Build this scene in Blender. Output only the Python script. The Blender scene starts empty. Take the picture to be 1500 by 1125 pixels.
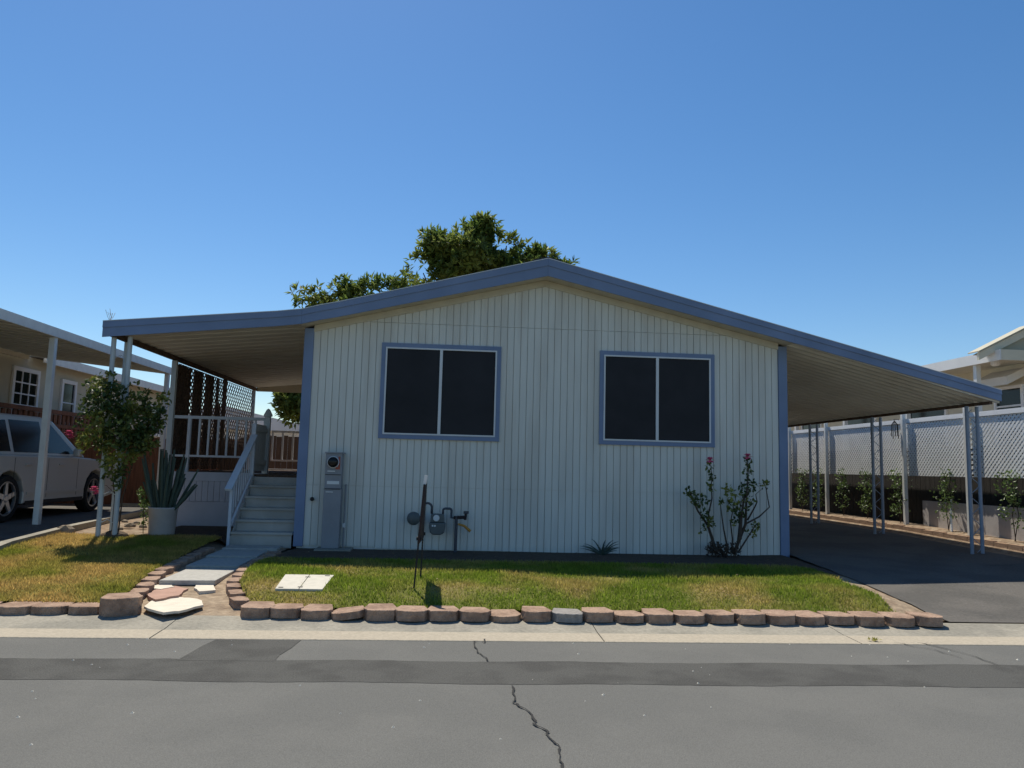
import bpy, bmesh, math, random
import numpy as np
from mathutils import Vector, Matrix
random.seed(7); RNG = np.random.default_rng(7)
S = bpy.context.scene; COL = S.collection

# ------------------------------------------------------------------ camera
CAM = np.array([2.190, -11.097, 1.165]); YAW, PITCH, ROLL, FPX = 0.0752, 0.1095, 0.0252, 1105.2
def cam_axes():
    cy, sy = math.cos(YAW), math.sin(YAW)
    # YAW turns the view to +X
    f = np.array([sy*math.cos(PITCH), cy*math.cos(PITCH), math.sin(PITCH)])
    r = np.array([cy, -sy, 0.]); u = np.cross(r, f)
    cr, sr = math.cos(ROLL), math.sin(ROLL)
    return cr*r+sr*u, -sr*r+cr*u, f
RX, UX, FX = cam_axes()
cd = bpy.data.cameras.new('camera'); cam = bpy.data.objects.new('camera', cd); COL.objects.link(cam)
cd.sensor_fit = 'HORIZONTAL'; cd.sensor_width = 36; cd.lens = FPX/1500*36; cd.clip_end = 3000; cd.clip_start = .05
cam.matrix_world = Matrix(((RX[0], UX[0], -FX[0], CAM[0]), (RX[1], UX[1], -FX[1], CAM[1]), (RX[2], UX[2], -FX[2], CAM[2]), (0, 0, 0, 1)))
S.camera = cam
def ray(x, y): return FX+RX*(x-750)/FPX-UX*(y-562.5)/FPX
def onz(x, y, z): d = ray(x, y); return CAM+d*(z-CAM[2])/d[2]
def onX(x, y, X): d = ray(x, y); return CAM+d*(X-CAM[0])/d[0]
def onY(x, y, Y): d = ray(x, y); return CAM+d*(Y-CAM[1])/d[1]

# ------------------------------------------------------------------ light
SUN_EL, SUN_AZ = math.radians(58), math.radians(-18)      # azimuth measured from +Y towards +X
w = bpy.data.worlds.new('World'); S.world = w; w.use_nodes = True
nt = w.node_tree; bg = nt.nodes['Background']; sky = nt.nodes.new('ShaderNodeTexSky')
sky.sky_type = 'NISHITA'; sky.sun_disc = False; sky.sun_elevation = SUN_EL; sky.sun_rotation = SUN_AZ
sky.air_density = 1.0; sky.dust_density = 0.2; sky.ozone_density = 3.0; sky.altitude = 100
hs = nt.nodes.new('ShaderNodeHueSaturation'); hs.inputs['Saturation'].default_value = 1.24
nt.links.new(sky.outputs[0], hs.inputs['Color']); nt.links.new(hs.outputs[0], bg.inputs[0]); bg.inputs[1].default_value = 0.091
sl = bpy.data.lights.new('sun', 'SUN'); sun = bpy.data.objects.new('sun', sl); COL.objects.link(sun)
sl.energy = 4.2; sl.angle = math.radians(.53); sl.color = (1, .94, .82)
sd = Vector((math.sin(SUN_AZ)*math.cos(SUN_EL), math.cos(SUN_AZ)*math.cos(SUN_EL), math.sin(SUN_EL)))
sun.rotation_euler = sd.to_track_quat('Z', 'Y').to_euler(); sun.location = (0, 0, 30)
S.view_settings.view_transform = 'Standard'; S.view_settings.look = 'None'; S.view_settings.exposure = .35; S.view_settings.gamma = 1

# ------------------------------------------------------------------ materials
MATS = {}
def mat(name, col, rough=.8, var=.12, scale=6, bump=.0, bscale=40, spec=.3, metal=0, col2=None, c2scale=1.5, c2lo=.45, c2hi=.6, island=0, stretch=None, trans=0):
    if name in MATS: return MATS[name]
    m = bpy.data.materials.new(name); m.use_nodes = True; n = m.node_tree.nodes; l = m.node_tree.links
    b = n['Principled BSDF']; b.inputs['Roughness'].default_value = rough; b.inputs['Metallic'].default_value = metal
    b.inputs['Specular IOR Level'].default_value = spec
    geo = n.new('ShaderNodeNewGeometry'); pos = geo.outputs['Position']
    if stretch:
        mp = n.new('ShaderNodeMapping'); mp.inputs['Scale'].default_value = stretch; l.new(pos, mp.inputs[0]); pos = mp.outputs[0]
    c = n.new('ShaderNodeRGB'); c.outputs[0].default_value = (*col, 1); out = c.outputs[0]
    if col2:
        t = n.new('ShaderNodeTexNoise'); t.inputs['Scale'].default_value = c2scale; t.inputs['Detail'].default_value = 4; l.new(pos, t.inputs['Vector'])
        r = n.new('ShaderNodeMapRange'); r.inputs['From Min'].default_value = c2lo; r.inputs['From Max'].default_value = c2hi; l.new(t.outputs[0], r.inputs[0])
        x = n.new('ShaderNodeMix'); x.data_type = 'RGBA'; x.inputs['B'].default_value = (*col2, 1); l.new(r.outputs[0], x.inputs['Factor']); l.new(out, x.inputs['A']); out = x.outputs['Result']
    if var:
        t = n.new('ShaderNodeTexNoise'); t.inputs['Scale'].default_value = scale; t.inputs['Detail'].default_value = 6; l.new(pos, t.inputs['Vector'])
        r = n.new('ShaderNodeMapRange'); r.inputs['From Min'].default_value = .25; r.inputs['From Max'].default_value = .75
        r.inputs['To Min'].default_value = 1-var; r.inputs['To Max'].default_value = 1+var; l.new(t.outputs[0], r.inputs[0])
        h = n.new('ShaderNodeHueSaturation'); l.new(out, h.inputs['Color']); l.new(r.outputs[0], h.inputs['Value']); out = h.outputs[0]
    if island:
        r = n.new('ShaderNodeMapRange'); r.inputs['To Min'].default_value = 1-island; r.inputs['To Max'].default_value = 1+island; l.new(geo.outputs['Random Per Island'], r.inputs[0])
        h = n.new('ShaderNodeHueSaturation'); l.new(out, h.inputs['Color']); l.new(r.outputs[0], h.inputs['Value']); out = h.outputs[0]
    l.new(out, b.inputs['Base Color'])
    if trans:
        tr = n.new('ShaderNodeBsdfTranslucent'); l.new(out, tr.inputs['Color']); ms = n.new('ShaderNodeMixShader'); ms.inputs[0].default_value = trans
        l.new(b.outputs[0], ms.inputs[1]); l.new(tr.outputs[0], ms.inputs[2]); l.new(ms.outputs[0], n['Material Output'].inputs[0])
    if bump:
        t = n.new('ShaderNodeTexNoise'); t.inputs['Scale'].default_value = bscale; t.inputs['Detail'].default_value = 5; l.new(pos, t.inputs['Vector'])
        bp = n.new('ShaderNodeBump'); bp.inputs['Strength'].default_value = bump; bp.inputs['Distance'].default_value = .02; l.new(t.outputs[0], bp.inputs['Height']); l.new(bp.outputs[0], b.inputs['Normal'])
    MATS[name] = m; return m
M_asph = mat('asphalt', (.154, .151, .138), .9, .26, 150, .4, 220, .2, col2=(.140, .138, .127), c2scale=1.3)
M_patch = mat('asphalt_patch', (.098, .096, .088), .92, .28, 90, .6, 140, .2, col2=(.078, .076, .07), c2scale=3)
M_drive = mat('driveway_asphalt', (.135, .124, .11), .92, .2, 40, .5, 120, .2, col2=(.105, .098, .088), c2scale=1.2)
M_conc = mat('concrete', (.335, .305, .245), .9, .18, 30, .3, 90, .2, col2=(.265, .245, .20), c2scale=2)
M_gutter = mat('gutter_concrete', (.42, .365, .28), .9, .14, 40, .3, 90, .2)
M_soil = mat('soil', (.24, .17, .115), .95, .3, 14, .8, 40, .1, col2=(.31, .24, .17), c2scale=5)
M_pdirt = mat('path_soil', (.36, .275, .19), .95, .3, 14, .8, 40, .1, col2=(.28, .205, .14), c2scale=5)
M_slab = mat('slab_concrete', (.43, .41, .365), .9, .14, 20, .3, 90, .2)
M_dirt = mat('dark_soil', (.10, .075, .055), .95, .3, 14, .8, 40, .1)
M_lawn = mat('lawn_ground', (.14, .15, .035), .95, .3, 30, .6, 60, .1, col2=(.27, .20, .085), c2scale=1.1, c2lo=.48, c2hi=.66)
M_grass = mat('grass', (.215, .285, .035), .7, .25, 5, 0, 1, .2, col2=(.42, .35, .105), c2scale=1.1, c2lo=.46, c2hi=.64, island=.35, trans=.5)
M_dry = mat('dry_grass', (.27, .285, .045), .7, .25, 5, 0, 1, .2, col2=(.56, .39, .135), c2scale=.8, c2lo=.38, c2hi=.56, island=.35, trans=.5)
M_block = mat('block_concrete', (.40, .275, .20), .92, .22, 25, .8, 60, .12, col2=(.30, .20, .145), c2scale=6)
M_blockg = mat('block_grey', (.31, .285, .26), .92, .2, 25, .7, 70, .15)
M_white = mat('siding_paint', (.70, .69, .62), .65, .06, 3, .05, 120, .25, col2=(.64, .62, .55), c2scale=1.3, stretch=(3, 3, .35))
M_blue = mat('blue_trim', (.20, .26, .39), .6, .10, 4, .05, 100, .3, col2=(.175, .23, .345), c2scale=2)
M_frieze = mat('frieze_tan', (.60, .55, .43), .75, .1, 5)
M_pan = mat('awning_pan', (.66, .64, .56), .55, .08, 3, 0, 1, .3, col2=(.60, .57, .49), c2scale=.8)
M_rooft = mat('roof_shingle', (.15, .145, .14), .9, .2, 20, .4, 60)
M_alu = mat('aluminium_frame', (.66, .67, .67), .45, .05, 5, spec=.5)
M_screen = mat('sun_screen', (.022, .022, .026), .55, .25, 2.2, .05, 300, .22)
M_iron = mat('painted_post', (.50, .53, .53), .5, .08, 8, spec=.4)
M_bluepost = mat('blue_post', (.26, .31, .39), .5, .08, 8, spec=.4)
M_wpost = mat('white_post', (.70, .70, .67), .6, .08, 8)
M_wood = mat('weathered_wood', (.115, .072, .048), .85, .3, 6, .4, 30, stretch=(6, 6, .6))
M_redwood = mat('red_fence_wood', (.17, .075, .045), .85, .3, 6, .4, 30, stretch=(6, 6, .6))
M_shadewood = mat('shaded_fence_wood', (.035, .03, .026), .9, .3, 6, .4, 30, stretch=(6, 6, .6))  # brown fence wood with the neighbour's shade put into a near-black colour
M_step = mat('step_paint', (.44, .42, .38), .8, .12, 6, .2, 60, col2=(.36, .34, .30), c2scale=3)
M_skirt = mat('skirt_paint', (.44, .47, .53), .7, .08, 5)
M_rail = mat('rail_paint', (.55, .58, .62), .6, .08, 8)
M_lat = mat('lattice_white', (.84, .84, .83), .6, .06, 4)
M_latb = mat('lattice_brown', (.13, .085, .06), .85, .25, 6)
M_ped = mat('pedestal_grey', (.27, .275, .29), .55, .1, 5, spec=.4)
M_glass = mat('dark_glass', (.010, .011, .012), .12, 0, 1, spec=.25)
M_pipe = mat('pipe_grey', (.06, .065, .08), .5, .15, 20, spec=.4)
M_meter = mat('meter_grey', (.10, .115, .115), .5, .12, 12, spec=.4)
M_yellow = mat('yellow_paint', (.50, .24, .045), .6, .2, 20)
M_label = mat('label_white', (.72, .72, .70), .6, .05, 10)
M_red = mat('label_red', (.42, .10, .06), .6, .1, 10)
M_black = mat('black_paint', (.022, .021, .022), .6, .2, 10)
M_rust = mat('rusty_post', (.035, .024, .024), .8, .3, 20)
M_bark = mat('bark', (.11, .08, .055), .95, .3, 14, .8, 30, stretch=(1, 1, .3))
M_cane = mat('rose_cane', (.075, .055, .04), .85, .25, 20)
M_leaf = mat('tree_leaf', (.11, .165, .035), .5, .25, 1.6, 0, 1, .35, col2=(.20, .235, .05), c2scale=1.2, island=.45, trans=.5)
M_rleaf = mat('rose_leaf', (.06, .095, .025), .5, .2, 4, 0, 1, .4, col2=(.24, .25, .05), c2scale=3, island=.4, trans=.3)  # yellow-green second tone puts sunlit highlights into the leaf colour
M_cleaf = mat('climber_leaf', (.12, .18, .05), .45, .2, 4, 0, 1, .5, island=.4, trans=.3)
M_pink = mat('rose_pink', (.72, .14, .28), .6, .15, 30, island=.3, trans=.2)
M_succ = mat('succulent', (.065, .095, .075), .55, .2, 8, .2, 30, .3)
M_pot = mat('pot', (.47, .43, .41), .8, .1, 6, .15, 40)
M_flagw = mat('flagstone_white', (.70, .62, .50), .9, .1, 9, .4, 30, .2)
M_flagp = mat('flagstone_pink', (.43, .265, .20), .9, .15, 9, .4, 30, .2)
M_rock = mat('rock', (.30, .24, .175), .95, .25, 12, .8, 25)
M_beige = mat('beige_stucco', (.50, .46, .35), .85, .06, 5, .1, 60)
M_cream = mat('cream_siding', (.66, .61, .47), .8, .06, 4)
M_car = mat('car_paint', (.50, .50, .475), .3, .02, 3, spec=.45, metal=.15)
M_tyre = mat('tyre', (.018, .018, .018), .85, .1, 30)
M_rim = mat('alloy_rim', (.55, .55, .55), .3, .03, 9, spec=.5, metal=.8)
M_lid = mat('box_lid', (.60, .56, .47), .85, .1, 15, .2, 60)
M_terra = mat('terracotta', (.33, .21, .14), .9, .2, 9, .4, 40)
M_litter = mat('leaf_litter', (.30, .22, .12), .9, .2, 9, island=.5)
M_dist = mat('far_white', (.75, .74, .72), .7, .05, 2)
M_distroof = mat('far_roof', (.20, .18, .22), .9, .15, 4)
M_crack = mat('crack_fill', (.035, .034, .032), .95, .2, 40)

# ------------------------------------------------------------------ mesh helpers
class MB:
    def __init__(s): s.v = []; s.f = []
    def add(s, vs, fs):
        o = len(s.v); s.v += [tuple(map(float, a)) for a in vs]; s.f += [tuple(i+o for i in f) for f in fs]; return s
    def box(s, x0, x1, y0, y1, z0, z1):
        return s.add([(x0, y0, z0), (x1, y0, z0), (x1, y1, z0), (x0, y1, z0), (x0, y0, z1), (x1, y0, z1), (x1, y1, z1), (x0, y1, z1)],
            [(0, 3, 2, 1), (4, 5, 6, 7), (0, 1, 5, 4), (1, 2, 6, 5), (2, 3, 7, 6), (3, 0, 4, 7)])
    def prism(s, poly, d0, d1, axis='z'):
        n = len(poly); P = (lambda a, b, d: (a, b, d)) if axis == 'z' else ((lambda a, b, d: (a, d, b)) if axis == 'y' else (lambda a, b, d: (d, a, b)))
        return s.add([P(a, b, d0) for a, b in poly]+[P(a, b, d1) for a, b in poly],
            [tuple(range(n))[::-1], tuple(range(n, 2*n))]+[(i, (i+1) % n, n+(i+1) % n, n+i) for i in range(n)])
    def tube(s, pts, rad, k=8, cap=True):
        pts = [Vector(p) for p in pts]; n = len(pts); rad = rad if isinstance(rad, (list, tuple)) else [rad]*n
        vs = []; fs = []; up = None
        for i, p in enumerate(pts):
            t = (pts[min(i+1, n-1)]-pts[max(i-1, 0)]).normalized()
            if up is None: up = Vector((0, 0, 1)) if abs(t.z) < .9 else Vector((1, 0, 0))
            a = t.cross(up).normalized(); up = a.cross(t).normalized()
            for j in range(k):
                an = 2*math.pi*j/k; vs.append(p+(a*math.cos(an)+up*math.sin(an))*rad[i])
        for i in range(n-1):
            for j in range(k): fs.append((i*k+j, i*k+(j+1) % k, (i+1)*k+(j+1) % k, (i+1)*k+j))
        if cap: fs += [tuple(range(k))[::-1], tuple(range((n-1)*k, n*k))]
        return s.add(vs, fs)
    def bar(s, a, b, wx, wz):          # rectangular bar from a to b
        a, b = Vector(a), Vector(b); t = (b-a).normalized(); up = Vector((0, 0, 1)) if abs(t.z) < .95 else Vector((0, 1, 0))
        u = t.cross(up).normalized()*wx/2; v = u.cross(t).normalized()*wz/2
        vs = [a-u-v, a+u-v, a+u+v, a-u+v, b-u-v, b+u-v, b+u+v, b-u+v]
        return s.add(vs, [(0, 3, 2, 1), (4, 5, 6, 7), (0, 1, 5, 4), (1, 2, 6, 5), (2, 3, 7, 6), (3, 0, 4, 7)])
    def lathe(s, prof, c=(0, 0, 0), k=16, axis='z'):
        vs = []; fs = []; n = len(prof)
        for r, h in prof:
            for j in range(k):
                a = 2*math.pi*j/k; x, y = r*math.cos(a), r*math.sin(a)
                vs.append({'z': (c[0]+x, c[1]+y, c[2]+h), 'y': (c[0]+x, c[1]+h, c[2]+y), 'x': (c[0]+h, c[1]+x, c[2]+y)}[axis])
        for i in range(n-1):
            for j in range(k): fs.append((i*k+j, i*k+(j+1) % k, (i+1)*k+(j+1) % k, (i+1)*k+j))
        fs += [tuple(range(k)), tuple(range((n-1)*k, n*k))]
        return s.add(vs, fs)
    def mesh(s, name, m, smooth=False, loc=(0, 0, 0)):
        me = bpy.data.meshes.new(name); lx, ly, lz = loc
        me.from_pydata([(x-lx, y-ly, z-lz) for x, y, z in s.v], [], s.f); me.materials.append(m)
        bm = bmesh.new(); bm.from_mesh(me); bmesh.ops.recalc_face_normals(bm, faces=bm.faces); bm.to_mesh(me); bm.free()
        if smooth:
            for p in me.polygons: p.use_smooth = True
        return me
    def build(s, name, m, parent=None, smooth=False, bevel=0):
        loc = root_loc(parent) if parent else (0, 0, 0)
        o = bpy.data.objects.new(name, s.mesh(name, m, smooth, loc)); COL.objects.link(o)
        if parent: o.parent = parent
        if bevel:
            b = o.modifiers.new('bevel', 'BEVEL'); b.width = bevel; b.segments = 2; b.limit_method = 'ANGLE'
        return o
def root_loc(o):
    while o.parent: o = o.parent
    return tuple(o.location)
def thing(name, label, cat, loc=(0, 0, 0), group=None):
    o = bpy.data.objects.new(name, None); COL.objects.link(o); o.location = loc; o.empty_display_size = .1
    return tag(o, label, cat, group)
def tag(o, label, cat, group=None):
    o['label'] = label; o['category'] = cat
    if group: o['group'] = group
    return o
def single(mb, name, m, label, cat, loc=(0, 0, 0), group=None, smooth=False, bevel=0):
    o = bpy.data.objects.new(name, mb.mesh(name, m, smooth, loc)); COL.objects.link(o); o.location = loc
    if bevel:
        b = o.modifiers.new('bevel', 'BEVEL'); b.width = bevel; b.segments = 2; b.limit_method = 'ANGLE'
    return tag(o, label, cat, group)
def struct(o): o['kind'] = 'structure'; return o
def stuff(o): o['kind'] = 'stuff'; return o
def lerp(a, b, t): return a+(b-a)*t
def pw(x, *kn):                        # piecewise linear through (x, v) knots
    return float(np.interp(x, [k[0] for k in kn], [k[1] for k in kn]))
def sm(a, b, x):
    t = min(1, max(0, (x-a)/(b-a))); return t*t*(3-2*t)

# ------------------------------------------------------------------ terrain
def path_l(y): return pw(y, (-4.15, -.50), (-3.8, -.60), (-2.6, -.83), (-1, -.93), (.3, -.95))
def path_r(y): return pw(y, (-4.15, .42), (-3.9, .24), (-3.2, -.02), (-2.2, -.16), (-.6, -.14), (.3, -.08))
def drive_l(y): return pw(y, (-4.2, 6.87), (-3.6, 6.86), (-2.6, 6.98), (-1.4, 7.12), (0, 7.24), (12, 7.24))
def gz(x, y):
    lawn = pw(y, (-4.2, -.19), (-4.0, -.14), (-3.5, -.03), (-2.6, 0), (-1.2, -.02), (0, -.06), (1, -.05))
    path = pw(y, (-4.2, -.19), (-3.86, -.15), (-2.6, -.09), (-1, -.065), (.3, -.05))
    left = pw(y, (-4.2, -.19), (-4.0, -.12), (-3.5, -.06), (-2, -.03), (-.3, .05), (2, .05), (30, .1))
    drv = pw(y, (-4.2, -.19), (-2.2, -.09), (0, -.04), (3, .03), (30, .05))
    far_l = pw(y, (-4.2, -.19), (-1, .04), (1, .08), (30, .1))
    if x > 6.4:
        z = lerp(lawn, drv, sm(6.4, 7.1, x)); z = lerp(z, z+.05, sm(9.6, 10.5, x)*sm(-3, 0, y))
        z += .17*sm(10.8, 11.05, x)*sm(-3.5, -.5, y)
        return z
    pl, prr = path_l(y), path_r(y)
    if x > prr: return lerp(path, lawn, sm(prr, prr+.18, x)) if y < .3 else lerp(path, -.05, sm(prr, .3, x))
    if x > pl: return path
    z = lerp(path, left, sm(0, .18, pl-x)) if y < .5 else lerp(-.05, left, sm(0, .3, pl-x))
    return lerp(z, far_l, sm(-2.9, -3.5, x))
def ong(px, py, off=0):
    z = -.05
    for _ in range(30): p = onz(px, py, z); z = lerp(z, gz(p[0], p[1])+off, .5)
    return onz(px, py, z)
def sheet(name, m, y0, y1, fl, fr, off, nx, ny, jit=0, parent=None):
    mb = MB(); vs = []
    for i in range(ny+1):
        y = lerp(y0, y1, i/ny)
        for j in range(nx+1):
            x = lerp(fl(y), fr(y), j/nx); xx = x+(random.uniform(-jit, jit) if j in (0, nx) else 0)
            vs.append((xx, y, gz(x, y)+off))
    fs = [(i*(nx+1)+j, i*(nx+1)+j+1, (i+1)*(nx+1)+j+1, (i+1)*(nx+1)+j) for i in range(ny) for j in range(nx)]
    return mb.add(vs, fs).build(name, m, parent, smooth=True)

M_far = mat('far_ground', (.10, .105, .06), .95, .3, .2, 0, 1, .1)
g = MB().add([(-1500, -1500, -.42), (1500, -1500, -.42), (1500, 1500, -.42), (-1500, 1500, -.42)], [(0, 1, 2, 3)]).build('ground', M_far); struct(g)
struct(sheet('yard_soil', M_soil, -4.2, 40, lambda y: -40, lambda y: 40, -.03, 320, 180))
# road
ZR = -.225
road = struct(MB().add([(-60, -14, ZR), (70, -14, ZR), (70, -4.86, ZR), (-60, -4.86, ZR), (-60, -14, -.5), (70, -14, -.5), (70, -4.86, -.5), (-60, -4.86, -.5)],
    [(0, 1, 2, 3), (4, 7, 6, 5), (0, 4, 5, 1), (2, 6, 7, 3)]).build('road', M_asph))
def rp(px, py, dz=.002): p = onz(px, py, ZR); return (p[0], p[1], ZR+dz)
# darker patched trench in the asphalt, with the spur that reaches the gutter
top = []; bot = []
for px in range(-400, 1960, 15):
    tl = np.interp(px, [-400, 0, 700, 1500, 1960], [957, 964, 969, 975, 979])
    bl = np.interp(px, [-400, 0, 700, 1500, 1960], [990, 995, 1002, 1007, 1010])
    top.append(rp(px, tl+random.uniform(-.35, .35)+math.sin(px*.021)*.8)); bot.append(rp(px, bl+random.uniform(-.35, .35)+math.sin(px*.017+2)*.8))
n = len(top); MB().add(top+bot, [(i, i+1, n+i+1, n+i) for i in range(n-1)]).build('asphalt_patch', M_patch, road)
spur = [(258, 968), (280, 957), (298, 946), (318, 936.5), (380, 936.5), (441, 937.5), (426, 949), (410, 960), (403, 969)]
MB().add([rp(a+random.uniform(-2, 2), b, .003) for a, b in spur], [tuple(range(len(spur)))]).build('asphalt_patch', M_patch, road)
def crack(pts, wd):
    vs = []; P = []
    for (a, b) in zip(pts[:-1], pts[1:]):
        for k in range(4):
            t = k/4; P.append((lerp(a[0], b[0], t)+random.uniform(-2, 2), lerp(a[1], b[1], t)+random.uniform(-1, 1)))
    P.append(pts[-1])
    for i, q in enumerate(P):
        c = rp(*q, .008); h = wd*random.uniform(.3, 1)/2; vs += [(c[0]-h, c[1], c[2]), (c[0]+h, c[1]+h*.3, c[2])]
    MB().add(vs, [(2*i, 2*i+1, 2*i+3, 2*i+2) for i in range(len(P)-1)]).build('crack', M_crack, road)
crack([(751, 1005), (755, 1028), (752, 1030), (770, 1040), (785, 1058), (782, 1062), (801, 1072), (803, 1080), (819, 1093), (819, 1108), (825, 1125), (832, 1150)], .017)
crack([(712, 934), (709, 942), (694, 941), (700, 956), (714, 969)], .014)
crack([(1345, 942), (1420, 960), (1462, 975)], .014); crack([(1310, 942), (1370, 953), (1410, 966)], .01)
crack([(1352, 944), (1374, 942)], .012)
# kerb and gutter
prof = [(-4.17, -.40), (-4.17, -.185), (-4.24, -.182), (-4.42, -.198), (-4.60, -.214), (-4.885, -.2225), (-4.885, -.40)]
curbo = None
xs = [-60, -24, -18, -12, -6.2, -3.15, -.1, 3.46, 5.62, 8.7, 11.8, 15, 21, 30, 70]
for a, b in zip(xs[:-1], xs[1:]):
    mb = MB(); seg = 1 if b-a > 4 else 8
    mb.prism(prof, a+.004, b-.004, 'x')
    if curbo is None: curbo = struct(bpy.data.objects.new('kerb_gutter', None)); COL.objects.link(curbo)
    o = mb.build('gutter_section', M_conc, curbo)
    MB().prism([(-4.62, -.2115), (-4.885, -.2185), (-4.892, -.2225), (-4.892, -.24), (-4.62, -.225)], a+.006, b-.006, 'x').build('gutter_lip', M_gutter, curbo)
# driveway and neighbour's driveway
struct(sheet('driveway', M_drive, -4.168, 14, drive_l, lambda y: 10.62 if y > -1 else 12.5, .012, 14, 60, .02))
struct(sheet('neighbour_driveway', M_drive, -4.168, 9, lambda y: -9.5, lambda y: pw(y, (-4.2, -2.75), (-1.1, -3.40), (4.3, -3.85), (9, -4.3)), .012, 12, 50))
# lawn sheets and blades
LIDP = [ong(*q, .012) for q in ((403, 864), (418, 843), (489, 844), (472, 865))]; LIDY = (min(q[1] for q in LIDP)-.03, max(q[1] for q in LIDP)+.02)
lawns = [('lawn', lambda y: path_r(y)+.15, lambda y: drive_l(y)-.22-.16*sm(-1.5, -3, y)+.06*math.sin(y*5), -4.0, -1.7, M_grass, 85000),
         ('side_lawn', lambda y: pw(y, (-4.0, -2.75), (-1.1, -3.22), (.1, -3.3)), lambda y: path_l(y)-.17, -3.98, .1, M_dry, 76000)]
for nm, fl, fr, y0, y1, gm, cnt in lawns:
    struct(sheet(nm, M_lawn, y0, y1, fl, fr, .004, 40, 40, .03))
    y = RNG.uniform(y0-.03, y1+.15, cnt); u = RNG.uniform(0, 1, cnt)
    L = np.array([fl(a) for a in y])-.03; Rr = np.array([fr(a) for a in y])+.03
    x = L+(Rr-L)*u; z = np.array([gz(a, b) for a, b in zip(x, y)])
    thin = (np.sin(x*2.3+1.7*y)+np.sin(3.1*y-x*1.3)+RNG.normal(0, .6, cnt)) > -1.9
    if nm == 'lawn':
        xa_ = min(q[0] for q in LIDP); xb_ = max(q[0] for q in LIDP); thin &= ~((x > xa_) & (x < xb_) & (y > LIDY[0]) & (y < LIDY[1]))
    x, y, z = x[thin], y[thin], z[thin]; k = len(x)
    h = RNG.uniform(.018, .048, k)*(1+.25*np.sin(x*3)*np.sin(y*4)); a = RNG.uniform(0, 2*np.pi, k); wd = RNG.uniform(.003, .0065, k)
    ln = RNG.uniform(.1, .8, k)*h; b = RNG.uniform(0, 2*np.pi, k)
    V = np.zeros((k, 3, 3)); V[:, 0] = np.stack([x-wd*np.cos(a), y-wd*np.sin(a), z], 1); V[:, 1] = np.stack([x+wd*np.cos(a), y+wd*np.sin(a), z], 1)
    V[:, 2] = np.stack([x+ln*np.cos(b), y+ln*np.sin(b), z+h], 1)
    me = bpy.data.meshes.new(nm+'_grass'); me.vertices.add(3*k); me.vertices.foreach_set('co', V.reshape(-1)); me.loops.add(3*k); me.loops.foreach_set('vertex_index', np.arange(3*k))
    me.polygons.add(k); me.polygons.foreach_set('loop_start', np.arange(0, 3*k, 3)); me.update(calc_edges=True); me.materials.append(gm)
    o = bpy.data.objects.new(nm+'_grass', me); COL.objects.link(o); stuff(o)
    tag(o, 'short patchy green grass of the lawn in front of the mobile home' if nm == 'lawn' else 'short dry yellowish grass of the side lawn left of the path', 'grass')
struct(sheet('lawn_edge_soil', M_pdirt, -4.1, -1.84, lambda y: drive_l(y)-.75, lambda y: drive_l(y)+.04, .0, 4, 30, .02))
struct(sheet('path_dirt', M_pdirt, -4.168, .35, lambda y: path_l(y)-.02, lambda y: path_r(y)+.02, .0, 12, 40))
struct(sheet('shade_bed_soil', M_dirt, -1.85, .05, lambda y: .02, lambda y: 7.12, .002, 30, 12))  # dark soil by the wall, widened to put house shade into the colour
struct(sheet('porch_bed', M_dirt, .1, 2.2, lambda y: -2.3, lambda y: -.97, .004, 10, 10))
struct(sheet('fence_bed', M_soil, -3, 9, lambda y: 10.63, lambda y: 11.9, .006, 14, 40))
# scattered dead leaves
mb = MB()
for _ in range(260):
    if random.random() < .5: x, y = random.uniform(.3, 6.6), random.uniform(-3.9, -.3)
    else: x, y = random.uniform(10.7, 11.1), random.uniform(-2, 8)
    z = gz(x, y)+.03 if x < 8 else gz(x, y)+.012; a = random.uniform(0, 6.28); r = random.uniform(.008, .02)
    mb.add([(x+r*math.cos(a+t), y+r*.6*math.sin(a+t), z+random.uniform(0, .008)) for t in (0, 1.6, 3.1, 4.7)], [(0, 1, 2, 3)])
o = stuff(mb.build('leaf_litter', M_litter)); tag(o, 'scattered dry fallen leaves over lawn and bed', 'leaf litter')

# ------------------------------------------------------------------ edging blocks
def block_mesh(seed, m, w=.29, d=.29, h=.085):
    r = random.Random(seed); pts = [(-w/2, -d*.16), (-w*.38, -d*.43), (-w*.14, -d*.52), (w*.14, -d*.51), (w*.38, -d*.43), (w/2, -d*.15), (w*.36, d*.5), (-w*.36, d*.5)]
    pts = [(x+r.uniform(-.006, .006), y+r.uniform(-.006, .006)) for x, y in pts]; n = len(pts); mb = MB()
    vs = [(x, y, 0) for x, y in pts]+[(x+r.uniform(-.004, .004), y+r.uniform(-.004, .004), h*.55) for x, y in pts]+[(x, y, h-.004+r.uniform(-.002, .002)) for x, y in pts]+[(x*.975, y*.97, h+r.uniform(-.003, .003)) for x, y in pts]
    fs = [tuple(range(n))[::-1], tuple(range(3*n, 4*n))]
    for k in range(3): fs += [(k*n+i, k*n+(i+1) % n, (k+1)*n+(i+1) % n, (k+1)*n+i) for i in range(n)]
    return mb.add(vs, fs).mesh('edging_block', m)
BM = [block_mesh(i, M_block) for i in range(7)]; BG = block_mesh(50, M_blockg); BIG = block_mesh(60, M_block, .33, .32, .15); NAR = [block_mesh(70+i, M_block, .29, .15, .085) for i in range(5)]
def put_block(me, x, y, z, rz, label, group, tilt=(0, 0), sc=(1, 1, 1)):
    o = bpy.data.objects.new('edging_block', me); COL.objects.link(o); o.location = (x, y, z); o.rotation_euler = (tilt[0], tilt[1], rz); o.scale = sc
    return tag(o, label, 'block', group)
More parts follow.
